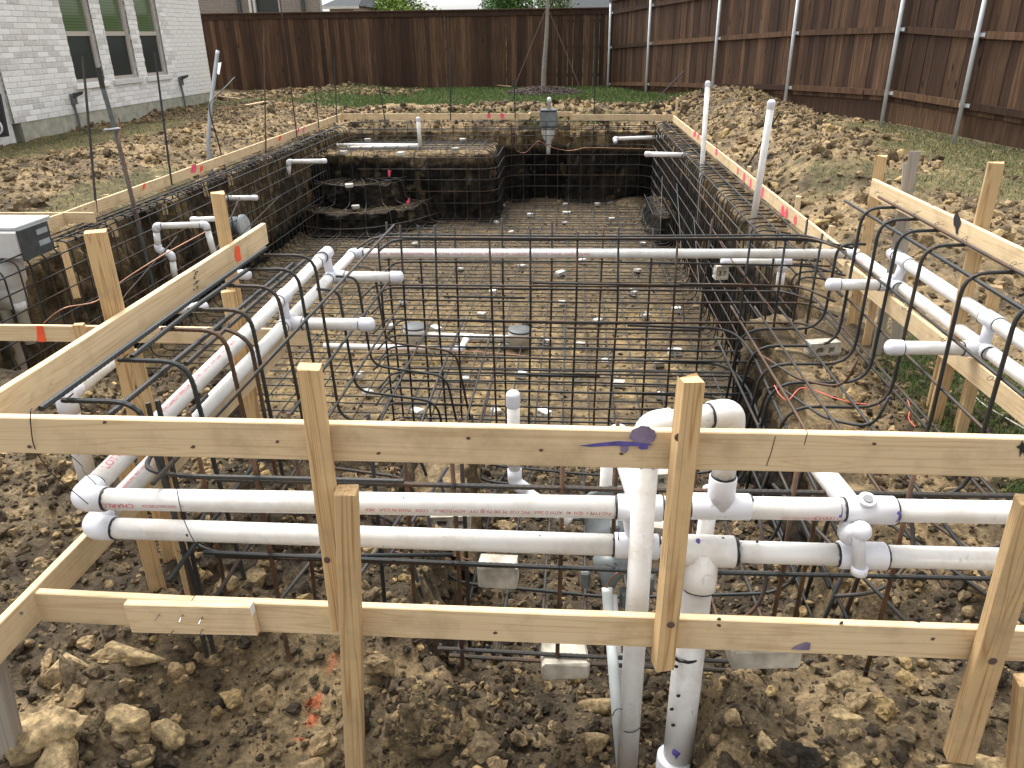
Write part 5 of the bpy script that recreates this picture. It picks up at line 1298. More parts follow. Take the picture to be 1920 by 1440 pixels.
# front wall
def fx_at(u, v, Y): return at(u, v, y=Y).x
fv = [(302, 854, 1.70), (317, 854, 1.72), (380, 900, 1.86), (483, 900, 1.70), (560, 900, 1.86), (700, 900, 1.86), (849, 900, 1.70), (1053, 900, 1.70), (1491, 900, 1.70), (1538, 902, 1.86), (1711, 900, 1.70), (1140, 1180, 1.86), (880, 1180, 1.86), (760, 880, 1.84), (1300, 900, 1.84)]
for i, (u, v, Y) in enumerate(fv):
    x = fx_at(u, v, Y)
    bar(spa, [(x, Y, .80 if i < 2 else .70), (x + .003, Y, .35), (x - .004, Y, -.05 if Y < 1.8 else -.12)], fil=False, rib=.14 if i in (0, 1, 3) else 0, r=.0064, mat='rebar' if i in (0, 1, 5, 12) else 'rust')
bar(spa, [(-1.09, 2.05, .66), (-1.13, 1.80, .62), (-1.125, 1.70, .60), (-1.02, 1.685, .60), (-.42, 1.69, .598)], R=.07, rib=.14, r=.0062)
bar(spa, [(-.93, 1.70, .578), (.1, 1.70, .583), (1.72, 1.72, .592)], fil=False, rib=.14, r=.0064, wob=.001)
bar(spa, [(-1.0, 1.69, .345), (.2, 1.69, .335), (1.7, 1.71, .345)], fil=False, rib=.14, r=.006, wob=.001)
bar(spa, [(-.98, 1.712, .318), (-.2, 1.712, .318), (.55, 1.712, .325)], fil=False, rib=.14, r=.006, wob=.001)
bar(spa, [(-1.09, 1.95, .34), (-1.06, 1.73, .345), (-.93, 1.70, .332), (-.3, 1.71, .35)], R=.08, r=.006)
bar(spa, [(-.36, 1.70, .022), (.1, 1.70, .018), (.5, 1.71, .015)], fil=False, rib=.14, r=.006, wob=.001)
bar(spa, [(-.33, 1.715, -.018), (.1, 1.712, -.022), (.55, 1.71, -.02)], fil=False, rib=.14, r=.006, wob=.001)
# mat on the floor of the spa well
for x in (-.36, -.22, -.08, .08, .24, .40, .56, .72): bar(spa, [(x, 1.74, .0), (x + .004, 1.95, -.26), (x + .01, 2.6, -.34), (x + .02, 3.3, -.42), (x + .03, 4.2, -.8)], R=.1)
for Y, z in ((2.05, -.27), (2.35, -.31), (2.65, -.345), (2.95, -.38), (3.25, -.41), (3.6, -.53)):
    bar(spa, [(-.50, Y, z + .35), (-.46, Y, z + .05), (.2, Y, z), (.84, Y, z + .05), (.9, Y, z + .4)], R=.12)
for x, Y in ((-.9, 1.9), (-.7, 1.95), (-.6, 2.2)): bar(spa, [(x, Y - .2, .05), (x + .12, Y + .5, .04)], fil=False)
for x0, x1 in ((1.05, 1.35), (1.2, 1.5), (.8, 1.0)): bar(spa, [(x0, 2.6, .06), (x1, 1.75, .10)], fil=False)
bar(spa, [(1.10, 2.2, .3), (1.12, 2.1, .12), (1.0, 2.0, .04), (.85, 1.98, .04)], R=.1); bar(spa, [(.62, 2.1, .25), (.66, 2.0, .0), (.5, 1.95, -.12), (.2, 1.95, -.14)], R=.1)

for z in (.10, -.12, -.34):                                                    # dam bars turning along the right shelf
    bar(spa, [(.35, 4.26, z), (.93, 4.22, z), (1.0, 3.95, z - .03), (.98, 3.2, z - .06), (.96, 2.3, z - .06)], R=.16, r=.0078, mat='darkbar')
for y0, y1 in ((3.3, 3.9), (2.9, 3.5)): bar(spa, [(1.30, y0, .3), (1.27, y0 + .02, .15), (1.1, y0 + .1, .14), (.99, y1, .10), (.93, y1 + .05, -.4)], R=.12)
tw = MB()                                                                      # twisted ties where bars cross
def tie(p, a):
    p = Vector(p); u = Vector((math.cos(a), 0, math.sin(a))); w_ = Vector((0, 1, 0)); tw.tube([p + u * .011 * math.cos(t) + w_ * .010 * math.sin(t) for t in np.linspace(0, 6.0, 9)], .0012, 4)
    e = p + Vector((random.uniform(-.03, .03), -.018, random.uniform(-.03, .02))); tw.tube([p + Vector((0, -.010, 0)), p.lerp(e, .6) + Vector((0, -.004, 0)), e], .001, 4)
for i, u in enumerate(vx):
    Y = 4.235 + .2 * (i % 2); x = at(u, 440, y=Y).x
    for z in ((.615, .335, .13, .03, -.21, -.42) if i % 2 == 0 else (.585, .26, .05, -.12)):
        if random.random() < .7: tie((x, Y, z), random.choice((.8, -.8)))
for (u, v, Y) in fv:
    for z in (.58, .34, .02):
        if random.random() < .8: tie((fx_at(u, v, Y), 1.70, z), random.choice((.8, -.8)))
for Y in hookY[:7]:
    for x, z in ((-1.22, .85), (-1.12, .81)): tie((x, Y, z), .7)
for Y in rY:
    for x, z in ((1.565, .89), (1.445, .85), (1.39, .60)): tie((x, Y, z), .7)
tag(part(spa, 'tie_wire', tw, M['wire']), kind='stuff')

pool = empty('rebar_cage', (-1.3, 9.5, -1.25), 'tied steel rebar cage lining the walls and floor of the dug pool', 'rebar')
def wz(): return random.uniform(-.012, .012)
# cross bars: left beam, left wall, floor, right wall, right beam
Y = 4.85; zf = -1.23; ys_all = []
while Y < 14.8:
    ys_all.append(Y); Y += .165
for Y in ys_all:
    lz = .12 + wz(); left = [(-4.40, Y, .02), (-4.40, Y, lz), (-4.14, Y, lz + .02)]
    if Y > 13.30: fl = [(-4.12, Y, -.13), (-1.42, Y, -.13), (-1.24, Y, -.3), (-1.24, Y, zf)]
    else: fl = [(-4.12, Y, zf)]
    right = [(1.50, Y, zf), (1.50, Y, .17 + wz()), (1.80, Y, .16 + wz())] if Y > 4.9 else [(1.3, Y, zf)]
    bar(pool, left + fl + right, R=.10, n=6, wob=.012, r=.0074)
xs = np.arange(-3.9, 1.45, .215)
for x in xs:
    y0 = 4.7 if x > -1.2 else 4.15
    if x < -1.45: end = [(x, 13.14, zf + .02), (x, 13.14, -.12), (x, 14.8, -.12), (x, 14.8, .17), (x, 15.1, .17)]
    elif x < -1.2: end = [(x, 14.7, zf + .02)]
    else: end = [(x, 14.78, zf + .02), (x, 14.78, .17), (x, 15.02, .17)]
    bar(pool, [(x, y0, zf + .014), (x, 9, zf + .016)] + end, R=.10, n=6, wob=.010, r=.0070)
for z in (.19, .07, -.06, -.22, -.40, -.58, -.77, -.97):                                 # horizontals round the walls
    bar(pool, [(-4.11, 3.9, z), (-4.11, 9.0, z + wz()), (-4.11, 13.0 if z < -.2 else 14.5, z + wz())] + ([(-4.1, 14.78, z), (1.40, 14.78, z), (1.48, 14.6, z)] if z > -.2 else []), R=.2, n=6)
    bar(pool, [(1.485, 14.7, z), (1.485, 10, z + wz()), (1.485, 5.0, z + wz())], R=.2, n=6)
    if z < -.2:
        bar(pool, [(-3.6, 13.12, z), (-1.40, 13.12, z), (-1.23, 13.3, z), (-1.23, 14.6, z), (-1.0, 14.77, z), (1.3, 14.77, z), (1.48, 14.55, z), (1.47, 13.5, z - .02)], R=.2, n=6)
for x, z in ((-4.40, .02), (-4.40, .14), (-4.27, .145), (1.80, .185), (1.66, .19), (1.80, .05)):
    for a, b_ in ((4.1, 9.8), (9.0, 14.9)): bar(pool, [(x, max(a, 4.1 if x < 0 else 5.0), z), (x + wz(), (a + b_) / 2, z + wz()), (x, b_, z)], fil=False, n=6)

bar(pool, [(-2.0, 14.8, .10), (1.5, 14.8, .11)], fil=False, n=6); bar(pool, [(-4.0, 14.82, .05), (1.5, 14.82, .04)], fil=False, n=6)
# bent bars over the corner steps and the seat
for r_, z in ((1.28, -.88), (.82, -.54), (1.42, -1.1)):
    bar(pool, [(-3.6 + r_ * math.cos(a), 13.3 - r_ * 1.05 * math.sin(a), z + .02 * math.sin(3 * a)) for a in np.linspace(.1, 2.5, 14)], fil=False, n=6)
for a in np.linspace(.35, 2.2, 7):
    c, s_ = math.cos(a), math.sin(a)
    bar(pool, [(-3.6 + .3 * c, 13.25 - .25 * s_, -.54), (-3.6 + .80 * c, 13.33 - .72 * s_, -.54), (-3.6 + .87 * c, 13.33 - .8 * s_, -.88), (-3.6 + 1.27 * c, 13.3 - 1.36 * s_, -.89), (-3.6 + 1.36 * c, 13.3 - 1.46 * s_, -1.2), (-3.6 + 2.2 * c, 13.3 - 2.1 * s_, -1.22)], R=.1, n=6)
for Y in (11.85, 12.2, 12.6, 13.0): bar(pool, [(1.5, Y, -.82), (1.3, Y, -.82), (1.18, Y, -.95), (1.16, Y, -1.2), (.6, Y, -1.2)], R=.12, n=6)
for x, z in ((1.4, -.8), (1.24, -.83), (1.17, -1.05)): bar(pool, [(1.5, 11.55, z), (x, 11.6, z), (x, 13.2, z)], R=.15, n=6)
for (a, b_) in (((1.42, 10.6, -.2), (1.2, 7.6, -1.1)), ((1.43, 9.0, -.3), (1.2, 6.4, -1.05)), ((1.43, 12.4, -.4), (1.25, 10.6, -1.1)), ((-4.0, 7.5, -.2), (-3.9, 5.2, -.75)), ((-4.0, 10.5, -.35), (-3.9, 6.0, -.95)), ((-4.0, 9.2, -.1), (-3.8, 7.0, -1.0))):
    bar(pool, [a, Vector(a).lerp(Vector(b_), .5) + Vector((0, 0, .05)), b_], fil=False, n=6)

# upright marker bars stuck along the forms
def rod(label, top, bot, plane_t, plane_b=None, r=.006, group=None, mid=None, cat='rod'):
    a, b_ = at(*top, **plane_t), at(*bot, **(plane_b or plane_t))
    pts = [a, b_] if mid is None else smooth_curve([a] + [at(*q, **plane_t) for q in mid] + [b_])
    return solid('steel_rod', MB().tube(pts, r, 7), M['rebar'], label, cat, group)
rl_ = dict(x=-4.35)
rod('leftmost thin upright steel rod by the left form board', (155, 106), (181, 398), rl_, r=.011)
rod('thin steel rod rising left of the bent grey conduit', (290, 98), (322, 347), rl_, r=.011)
rod('thin steel rod right of the bent grey conduit', (494, 50), (499, 302), rl_, r=.010)
rod('longest steel rod reaching above the fence', (524, -6), (557, 258), rl_, r=.010)
rod('thin steel rod before the fence near the far left form', (585, 112), (598, 240), rl_, r=.010)
rod('thin steel rod at the far left pool corner', (626, 106), (632, 228), rl_, r=.010)
rod('short steel rod against the fence left of the far pool corner', (700, 100), (722, 226), dict(y=14.9), r=.011)
rod('thin steel rod in front of the lawn', (845, 90), (845, 226), dict(y=14.9), r=.011)
rod('thin steel rod left of the far skimmer', (964, 150), (966, 222), dict(y=14.9), r=.011)
rod('thin steel rod right of the sapling', (1115, 64), (1114, 224), dict(y=14.9), r=.011)
rod('bent rusty rod leaning over the far right pool corner', (1285, 132), (1209, 225), dict(y=14.9), mid=((1240, 178),), r=.011)
rod('bent rusty bar leaning in the soil behind the right form', (1462, 210), (1398, 318), dict(x=2.1), r=.009)
ck = dict(x=-4.2)
pole = empty('ground_rod', at(272, 480, **ck), 'thick dark ground rod with rusty tip and a copper bonding clamp', 'rod')
part(pole, 'rod', MB().tube([at(193, 165, **ck), at(215, 240, **ck), at(262, 430, **ck), at(290, 540, **ck)], .021, 10), M['midgrey'])
part(pole, 'rod_tip', MB().tube([at(184, 126, **ck), at(193, 166, **ck)], .023, 10), M['rebar'])
c = at(212, 242, **ck); part(pole, 'clamp', MB().tube([at(195, 244, x=-4.15), at(224, 241, x=-4.15)], .012, 8), M['nail'])
part(pole, 'copper_wire', MB().tube(smooth_curve([at(222, 220, x=-4.15), at(226, 240, x=-4.15), at(223, 262, x=-4.15), at(232, 300, x=-4.15), at(250, 380, x=-4.15), at(270, 440, x=-4.15), at(274, 470, x=-4.15)]), .007, 6), M['copper'])
cz = dict(x=-4.6)
cb = empty('bent_conduit', at(400, 350, **cz), 'bent grey electrical conduit with a white tag near the house corner', 'conduit')
part(cb, 'conduit', MB().tube(smooth_curve([at(408, 96, **cz), at(400, 160, **cz), at(394, 215, **cz), at(391, 280, **cz), at(399, 340, **cz), at(400, 370, **cz)]), .025, 12), M['condgrey'], True)
part(cb, 'tag', MB().add([at(409, 118, x=-4.56), at(415, 117, x=-4.5), at(411, 140, x=-4.5), at(407, 138, x=-4.56)], [(0, 1, 2, 3)]), M['white'])
solid('black_cable', MB().tube(smooth_curve([at(q, v, x=-4.5) for q, v in ((440, 145), (418, 168), (398, 186), (393, 200), (396, 222), (408, 262), (420, 310), (432, 350))]), .008, 6), M['wire'], 'thin dark bent bar curling in front of the grey conduit', 'rod')

# ================================================================== POOL FITTINGS
def node(label, name, loc, cat='pipe', group=None): return empty(name, loc, label, cat, group)
def capped(root, a, b_, r): pipe(root, a, b_, r=r); d = (Vector(b_) - Vector(a)).normalized(); cap(root, Vector(b_) - d * .03, d, r=r, ring=False)
# tall white risers on the right
for (t_, b_, lab) in (((1327, 158), (1309, 420), 'far tall white riser pipe with cap inside the right form board'), ((1446, 196), (1404, 470), 'near tall white riser pipe with cap inside the right form board')):
    pl_1 = dict(x=1.62); a, b2 = at(*b_, **pl_1), at(*t_, **pl_1); n_ = node(lab, 'riser_pipe', a); capped(n_, a, b2, .029)
# returns on the left wall
L4 = dict(x=-4.2)
n_ = node('white return pipe with elbow on the far left pool wall', 'return_pipe', at(545, 300, x=-4.15))
q0, q1 = at(541, 303, x=-4.1), at(608, 302, y=at(541, 303, x=-4.1).y); q2 = at(541, 330, x=-4.15)
pipe(n_, q2, q0 - Vector((0, 0, .04)), r=.032); elbow(n_, q0, (0, 0, -1), q1 - q0, r=.032, rings=False, l=.05); capped(n_, q0 + (q1 - q0).normalized() * .04, q1, .032)
n_ = node('capped white return pipe above the grey light niche', 'return_pipe', at(420, 370, x=-4.2)); a = at(405, 371, x=-4.3); capped(n_, a, at(478, 371, y=a.y), .030)
n_ = node('capped white return pipe below the orange marked board', 'return_pipe', at(330, 580, x=-3.2)); a = at(325, 580, y=4.3); capped(n_, a, at(378, 576, y=4.3), .030)
n_ = node('small capped white pipe end right of the orange dab', 'return_pipe', at(440, 514, y=4.3)); a = at(425, 514, y=4.3); capped(n_, a, at(460, 515, y=4.3), .026)
n_ = node('square loop of white pipe with elbows before the left dirt wall', 'plumbing_loop', at(290, 420, x=-4.0))
pr_ = dict(x=-3.95); P0 = at(292, 424, **pr_); YL = P0.y
A1 = at(386, 421, y=YL + .1); B0 = at(297, 468, y=YL); B1 = at(322, 478, y=YL); B2 = at(328, 520, y=YL); C1 = at(402, 478, y=YL + .1)
e_ = (A1 - P0).normalized(); r = .030
elbow(n_, P0, e_, B0 - P0, r=r, rings=True, l=.05); pipe(n_, P0 + e_ * .04, A1 - e_ * .04, r=r); elbow(n_, A1, -e_, C1 - A1, r=r, l=.05)
pipe(n_, P0 + (B0 - P0).normalized() * .04, B0, r=r); elbow(n_, B0, P0 - B0, B1 - B0, r=r, rings=False, l=.045); elbow(n_, B1, B0 - B1, B2 - B1, r=r, rings=True, l=.05); pipe(n_, B1 + (B2 - B1) * .3, B2, r=r); pipe(n_, A1 + (C1 - A1) * .2, C1, r=r)
s0 = at(363, 412, y=YL + .3); capped(n_, s0 + Vector((.25, .05, 0)), s0, .026)
n_ = node('white pipe lying under the upper left board', 'loose_pipe', at(120, 740, x=-1.6)); a, b_ = at(122, 742, x=-1.62), at(212, 672, x=-1.62)
pipe(n_, a, b_, r=.03); elbow(n_, a, b_ - a, (0, 0, -1), rings=False); pipe(n_, a - Vector((0, 0, .04)), a - Vector((0, 0, .35)), r=.03)
# returns on the right
n_ = node('white return pipe with short elbow on the back pool wall', 'return_pipe', at(1150, 262, y=14.7)); a, b_ = at(1152, 260, y=14.66), at(1252, 257, y=14.66)
pipe(n_, a + Vector((.04, 0, 0)), b_, r=.034); elbow(n_, a, b_ - a, Vector((.15, -.6, -.35)), r=.034, rings=False, l=.06); cap(n_, a + Vector((.15, -.6, -.35)).normalized() * .06, Vector((.15, -.6, -.35)), r=.034, ring=False, l=.03)
n_ = node('capped white return pipe at the far right pool wall', 'return_pipe', at(1215, 290, y=13)); a = at(1292, 291, x=1.62); capped(n_, a, at(1214, 289, y=a.y), .034)
n_ = node('capped white return pipe with tee near the right spa corner', 'return_pipe', at(1365, 492, y=4.9)); a = at(1462, 490, y=4.9); capped(n_, a, at(1362, 491, y=4.9), .028)
tee(n_, a + Vector((.02, 0, 0)), (1, 0, 0), (0, 0, -1), r=.028, rings=False, half=.05); pipe(n_, a + Vector((.02, 0, -.05)), at(1460, 545, y=4.9), r=.026)
# riser and lines on the tanning ledge
n_ = node('capped white bubbler riser and lines lying on the far dirt ledge', 'bubbler_pipe', at(787, 278, y=14.0)); a = at(788, 276, y=13.9); capped(n_, a, at(784, 224, y=13.9), .034)
pipe(n_, a + Vector((.03, 0, .02)), at(652, 277, y=13.9), r=.03); pipe(n_, a + Vector((.0, .12, .02)), at(632, 272, y=14.1), r=.03)
# main drains
n_ = node('pair of white drain pots with grey lids joined by a pipe on the pool floor', 'main_drain', at(875, 640, z=-1.22), 'drain')
D1, D2 = at(779, 641, z=-1.25), at(975, 648, z=-1.25)
for D, k in ((D1, 0), (D2, 1)):
    o = part(n_, 'drain_pot', MB().lathe([(0, .105), (.10, .11), (.105, .118), (.16, .118), (.163, .11)], D, (0, 0, 1), 24), M['pvc'], True)
    part(o, 'lid', MB().lathe([(0, .122), (.016, .125), (.024, .11), (.032, .06)], D + Vector((0, 0, .162)), (0.06, 0, 1), 24), M['darkgrey'])
z_ = Vector((0, 0, .075)); pipe(n_, D1 + z_, D2 + z_, r=.033); mid = D1.lerp(D2, .5) + z_; tee(n_, mid, D2 - D1, (0, -1, 0), r=.033, rings=False)
a = mid + Vector((0, -.05, 0)); b_ = mid + Vector((-.02, -.32, -.01)); pipe(n_, a, b_, r=.033); elbow(n_, b_, (0, 1, 0), (-1, 0, 0), r=.033, rings=False); pipe(n_, b_ - Vector((.05, 0, 0)), b_ + Vector((-1.4, .05, -.01)), r=.033)
# far skimmer
n_ = node('far skimmer throat wrapped in grey tape above a white funnel with a white standpipe', 'skimmer', at(1028, 270, y=15.0), 'skimmer')
sk = lambda u, v: at(u, v, y=15.0)
c0 = sk(1028, 208); x0, x1 = sk(1012, 210).x, sk(1045, 210).x; zt, zm_, zb = sk(1028, 208).z, sk(1028, 238).z, sk(1028, 263).z
part(n_, 'taped_box', MB().box(x0, x1, 14.87, 15.2, zm_, zt, .012), M['tape'])
part(n_, 'lid', MB().box(x0 + .01, x1 - .01, 14.85, 15.22, zt, zt + .03, .008), M['darkgrey'])
w_ = (x1 - x0) / 2; cx_ = (x0 + x1) / 2
part(n_, 'funnel', MB().lathe([(0, w_ * .78), (.10, w_ * .78), (.20, w_ * .66), (.26, w_ * .36), (.34, w_ * .34), (.38, w_ * .25), (.50, w_ * .25)], (cx_, 15.03, zm_ + .002), (0, 0, -1), 18), M['pvc'], True)
part(n_, 'standpipe', MB().lathe([(0, .034), (.12, .034), (.121, .041), (.17, .041), (.20, .03), (.21, .001)], (cx_ + .01, 15.03, zt + .03), (0, 0, 1), 14), M['pvc'], True)
# near left skimmer
n_ = node('white skimmer box with black face plate and pipe sockets at the left edge', 'skimmer', at(40, 520, x=-4.3), 'skimmer')
f0, f1, f2, f3 = at(38, 435, x=-4.08), at(82, 417, x=-4.08), at(92, 462, x=-4.08), at(52, 482, x=-4.08)
bk = Vector((-.55, 0, 0)); zt = (f0.z + f1.z) / 2; zb = (f2.z + f3.z) / 2; ya, yb = f0.y, f1.y
part(n_, 'housing', MB().box(-4.75, -4.10, ya - .02, yb + .03, zb - .02, zt, .012), M['dustypvc'])
fp = part(n_, 'face_plate', MB().box(-4.097, -4.075, ya - .03, yb + .04, zb - .03, zt + .012, .004), M['darkgrey'])
for q in (.30, .75): part(fp, 'tape_strip', MB().box(-4.075, -4.072, yb - .12, yb + .01, zb + (zt - zb) * q - .02, zb + (zt - zb) * q + .02), M['greypvc'])
part(n_, 'lid', MB().box(-4.9, -4.12, ya + .0, yb + .15, zt + .003, zt + .03, .006), M['palegrey'])
part(n_, 'body', MB().lathe([(0, .16), (.22, .15), (.25, .125), (.27, .125), (.42, .115)], (-4.42, (ya + yb) / 2, zb - .022), (0, 0, -1), 20), M['dustypvc'], True)
for dx, l in ((-.07, .62), (.07, .34)): part(n_, 'pipe', MB().lathe([(0, .052), (.06, .052), (.062, .046), (l, .046)], (-4.40 + dx, (ya + yb) / 2 - .05, zb - .40), (0, 0, -1), 16), M['pvc'], True)
# light niches
n_ = node('grey round pool light niche on the left dirt wall', 'light_niche', at(455, 425, x=-4.3), 'light'); c = at(448, 424, x=-4.15)
part(n_, 'shell', MB().lathe([(0, .05), (.02, .11), (.16, .125), (.165, .14), (.20, .14)], c - Vector((.12, 0, 0)), (1, -.1, .05), 22), M['greypvc'], True)
part(n_, 'cover', MB().lathe([(0, .132), (.006, .13), (.008, .02)], c + Vector((.081, -.008, .004)), (1, -.1, .05), 22), M['palegrey'])
n_ = node('grey spa light niche with lugs and bare copper wire behind the front pipes', 'light_niche', at(1160, 1060, y=1.9), 'light'); c = at(1160, 1040, y=1.93)
nm = MB().lathe([(0, .03), (.02, .085), (.05, .10), (.16, .105), (.165, .125), (.18, .125)], c - Vector((0, .02, .0)), (0, .9, .35), 24)
part(n_, 'shell', nm, M['midgrey'], True)
for (x, z) in ((-.02, .12), (-.10, -.05), (.09, -.06), (.02, -.12)): part(n_, 'lug', MB().box(c.x + x - .014, c.x + x + .014, 1.86, 1.90, c.z + z - .03, c.z + z + .03, .006), M['midgrey'])
hubp = at(1141, 1100, y=1.82); part(n_, 'hub', MB().lathe([(0, .02), (.02, .026), (.05, .05), (.08, .055)], hubp, (.1, .7, .55), 16), M['midgrey'], True)
for k in (0, 1): part(n_, 'copper_wire', MB().tube(smooth_curve([at(x, y, y=1.80 - .005 * k) for x, y in ((1132 + 3 * k, 1112), (1141 + k, 1092), (1152, 1078), (1163, 1073), (1168 + k, 1080))]), .0022, 6), M['copper'])
n_ = node('pale grey conduit running from the spa light down into the front trench', 'conduit', at(1160, 1440, y=1.6), 'conduit')
part(n_, 'conduit', MB().tube(smooth_curve([at(1138, 1102, y=1.80), at(1144, 1180, y=1.74), at(1150, 1250, y=1.66), at(1158, 1350, y=1.585), at(1170, 1480, y=1.55)]), .0155, 14), M['palegrey'], True)
n_ = node('thin white pipe half hidden behind the grey conduit', 'thin_pipe', at(1160, 1300, y=1.8)); pipe(n_, at(1151, 1115, y=1.86), at(1166, 1330, y=1.70), r=.010); sleeve(n_, at(1160, 1225, y=1.78), at(1163, 1262, y=1.75), r=.010, rings=False)
n_ = node('white pipe standing behind the front loops left of the main riser', 'thin_pipe', at(1137, 1000, y=2.1)); pipe(n_, at(1139, 845, y=2.05), at(1130, 1030, y=2.05), r=.019); drip(n_, 1139, 970, 2.03, .008, .02)
n_ = node('capped white floor jet riser standing in the middle of the spa', 'floor_riser', at(965, 890, y=2.6)); a, b_ = at(965, 893, y=2.6), at(962, 748, y=2.6)
capped(n_, a, b_, .024); elbow(n_, a - Vector((0, 0, .03)), (0, 0, 1), (.75, -.45, -.25), r=.024, rings=False); pipe(n_, a + Vector((.03, -.02, -.045)), a + Vector((.22, -.13, -.12)), r=.023)
letter(n_.children[0], 'PVC 1120', (a + b_) / 2 + Vector((0, 0, -.03)), (0, 0, -1), (.35, -.9, 0), .024, .018)
dd = hit_ground(1023, 1322, .034); n_ = node('buried white pipe cap showing in the front trench soil', 'buried_cap', dd); part(n_, 'cap', MB().lathe([(0, .035), (.03, .035), (.05, .024), (.058, .001)], dd - Vector((.02, .0, .03)), (.55, -.35, .55), 16), M['pvc'], True)

# ================================================================== CONCRETE SPACERS
def brick_holes(L, W_, Hh):
    """block with two square holes through its side"""
    mb = MB(); t = L * .16; hz = Hh * .3
    xs_ = [-L / 2, -L / 2 + t * 1.2, -t * .5, t * .5, L / 2 - t * 1.2, L / 2]
    mb.box(-L / 2, L / 2, -W_ / 2, W_ / 2, 0, hz); mb.box(-L / 2, L / 2, -W_ / 2, W_ / 2, Hh - hz, Hh)
    for a, b_ in ((0, 1), (2, 3), (4, 5)): mb.box(xs_[a], xs_[b_], -W_ / 2 + .0005, W_ / 2 - .0005, hz, Hh - hz)
    return mb
dob = []   # little cast blocks
for k in range(3):
    mb = brick_holes(.15, .075, .065) if k == 0 else MB().box(-.055, .055, -.04, .04, 0, .065 if k == 1 else .05, .008)
    v = [(x * .86 + random.uniform(-.004, .004), y * .86 + random.uniform(-.004, .004), z * .8 + random.uniform(-.003, .003)) for x, y, z in mb.v]
    dob.append(mesh_of('spacer_block', v, mb.f, M['dobie2']))
floor_px = [(940, 382), (1062, 382), (1120, 382), (1142, 379), (995, 402), (1065, 399), (930, 416), (1058, 416), (1146, 410), (958, 434), (1224, 399), (740, 432), (815, 442), (865, 503), (975, 499), (1048, 512),
            (1093, 488), (1198, 505), (927, 547), (1052, 567), (1187, 548), (1207, 590), (1270, 580), (757, 567), (735, 612), (815, 617), (1087, 647), (942, 647), (1237, 682), (1137, 677), (1265, 660), (1082, 710), (977, 703),
            (868, 710), (1240, 743), (1017, 775), (783, 773), (687, 735), (673, 703), (1053, 450), (1153, 450), (1202, 455), (777, 457), (728, 482), (633, 440), (1020, 640), (905, 590), (1120, 600), (1160, 720), (930, 770)]
for i, (u, v) in enumerate(floor_px):
    u += random.uniform(-3, 3); p = at(u, v + 3, z=-1.275); o = link('spacer_block', dob[0 if i % 5 == 0 else 1 + i % 2], None, Matrix.Translation(p + Vector((0, 0, -.005))) @ Matrix.Rotation(random.uniform(-.9, .9), 4, 'Z') @ Matrix.Rotation(random.uniform(-.12, .12), 4, 'X'))
    tag(o, ('white spacer block with two holes under the rebar on the pool floor' if i % 5 == 0 else 'thick solid white spacer block on the pool floor' if i % 2 == 0 else 'flat thin white spacer block on the pool floor'), 'spacer block', 'spacer blocks on the pool floor')
for (u, v, z, lab) in ((667, 388, -.93, 'white spacer block on the lower dirt step'), (655, 348, -.58, 'white spacer block on the upper dirt step'), (690, 262, -.17, 'white spacer block on the left part of the dirt ledge'),
                       (868, 262, -.17, 'white spacer block at the back right of the dirt ledge'), (854, 280, -.17, 'white spacer block at the front right of the dirt ledge'), (644, 286, -.17, 'white spacer block at the front left of the dirt ledge'), (752, 288, -.17, 'white spacer block at the front middle of the dirt ledge')):
    p = at(u, v + 3, z=z); tag(link('spacer_block', dob[1], None, Matrix.Translation(p) @ Matrix.Rotation(random.uniform(-.5, .5), 4, 'Z') @ Matrix.Diagonal((1.3, 1.3, 1.1, 1))), lab, 'spacer block')
def block(label, px, py, plane, dims, rz, holes=True, tilt=0.0, mat='agedblock'):
    mb = brick_holes(*dims) if holes else MB().box(-dims[0] / 2, dims[0] / 2, -dims[1] / 2, dims[1] / 2, 0, dims[2], .006)
    v = [(x + random.uniform(-.003, .003), y + random.uniform(-.003, .003), z + random.uniform(-.003, .003)) for x, y, z in mb.v]
    p = at(px, py, **plane)
    o = link('concrete_block', mesh_of('concrete_block', v, mb.f, M[mat]), None, Matrix.Translation(p) @ Matrix.Rotation(rz, 4, 'Z') @ Matrix.Rotation(tilt, 4, 'X')); return tag(o, label, 'concrete block')
block('pale concrete block with two square holes on the right spa shelf', 1540, 663, dict(z=.085), (.17, .075, .072), .2)
block('concrete block in the spa soil behind the upper front pipe', 845, 985, dict(z=-.10), (.16, .09, .07), .1)
block('broken ribbed concrete block behind the lower front pipe', 935, 1090, dict(z=-.02), (.13, .08, .085), -.05, holes=False)
block('pale concrete block under the front rebar near the trench', 1058, 1250, dict(y=1.72), (.135, .10, .055), .1, holes=False)
block('concrete block peeking out below the low board right of the big pipe', 1425, 1232, dict(y=1.52), (.17, .085, .06), .1, holes=False)
block('small concrete block beside the big pipe behind the boards', 1245, 905, dict(z=.0), (.11, .07, .06), .15)
block('half hidden concrete block by the spa light niche', 1235, 1005, dict(z=.02), (.12, .08, .06), -.2)
block('concrete block under the rebar below the right return pipe', 1350, 522, dict(y=5.0), (.08, .07, .09), .1)
block('flat concrete patch at the foot of the right shelf', 1715, 890, dict(z=.03), (.16, .09, .05), .1, holes=False)

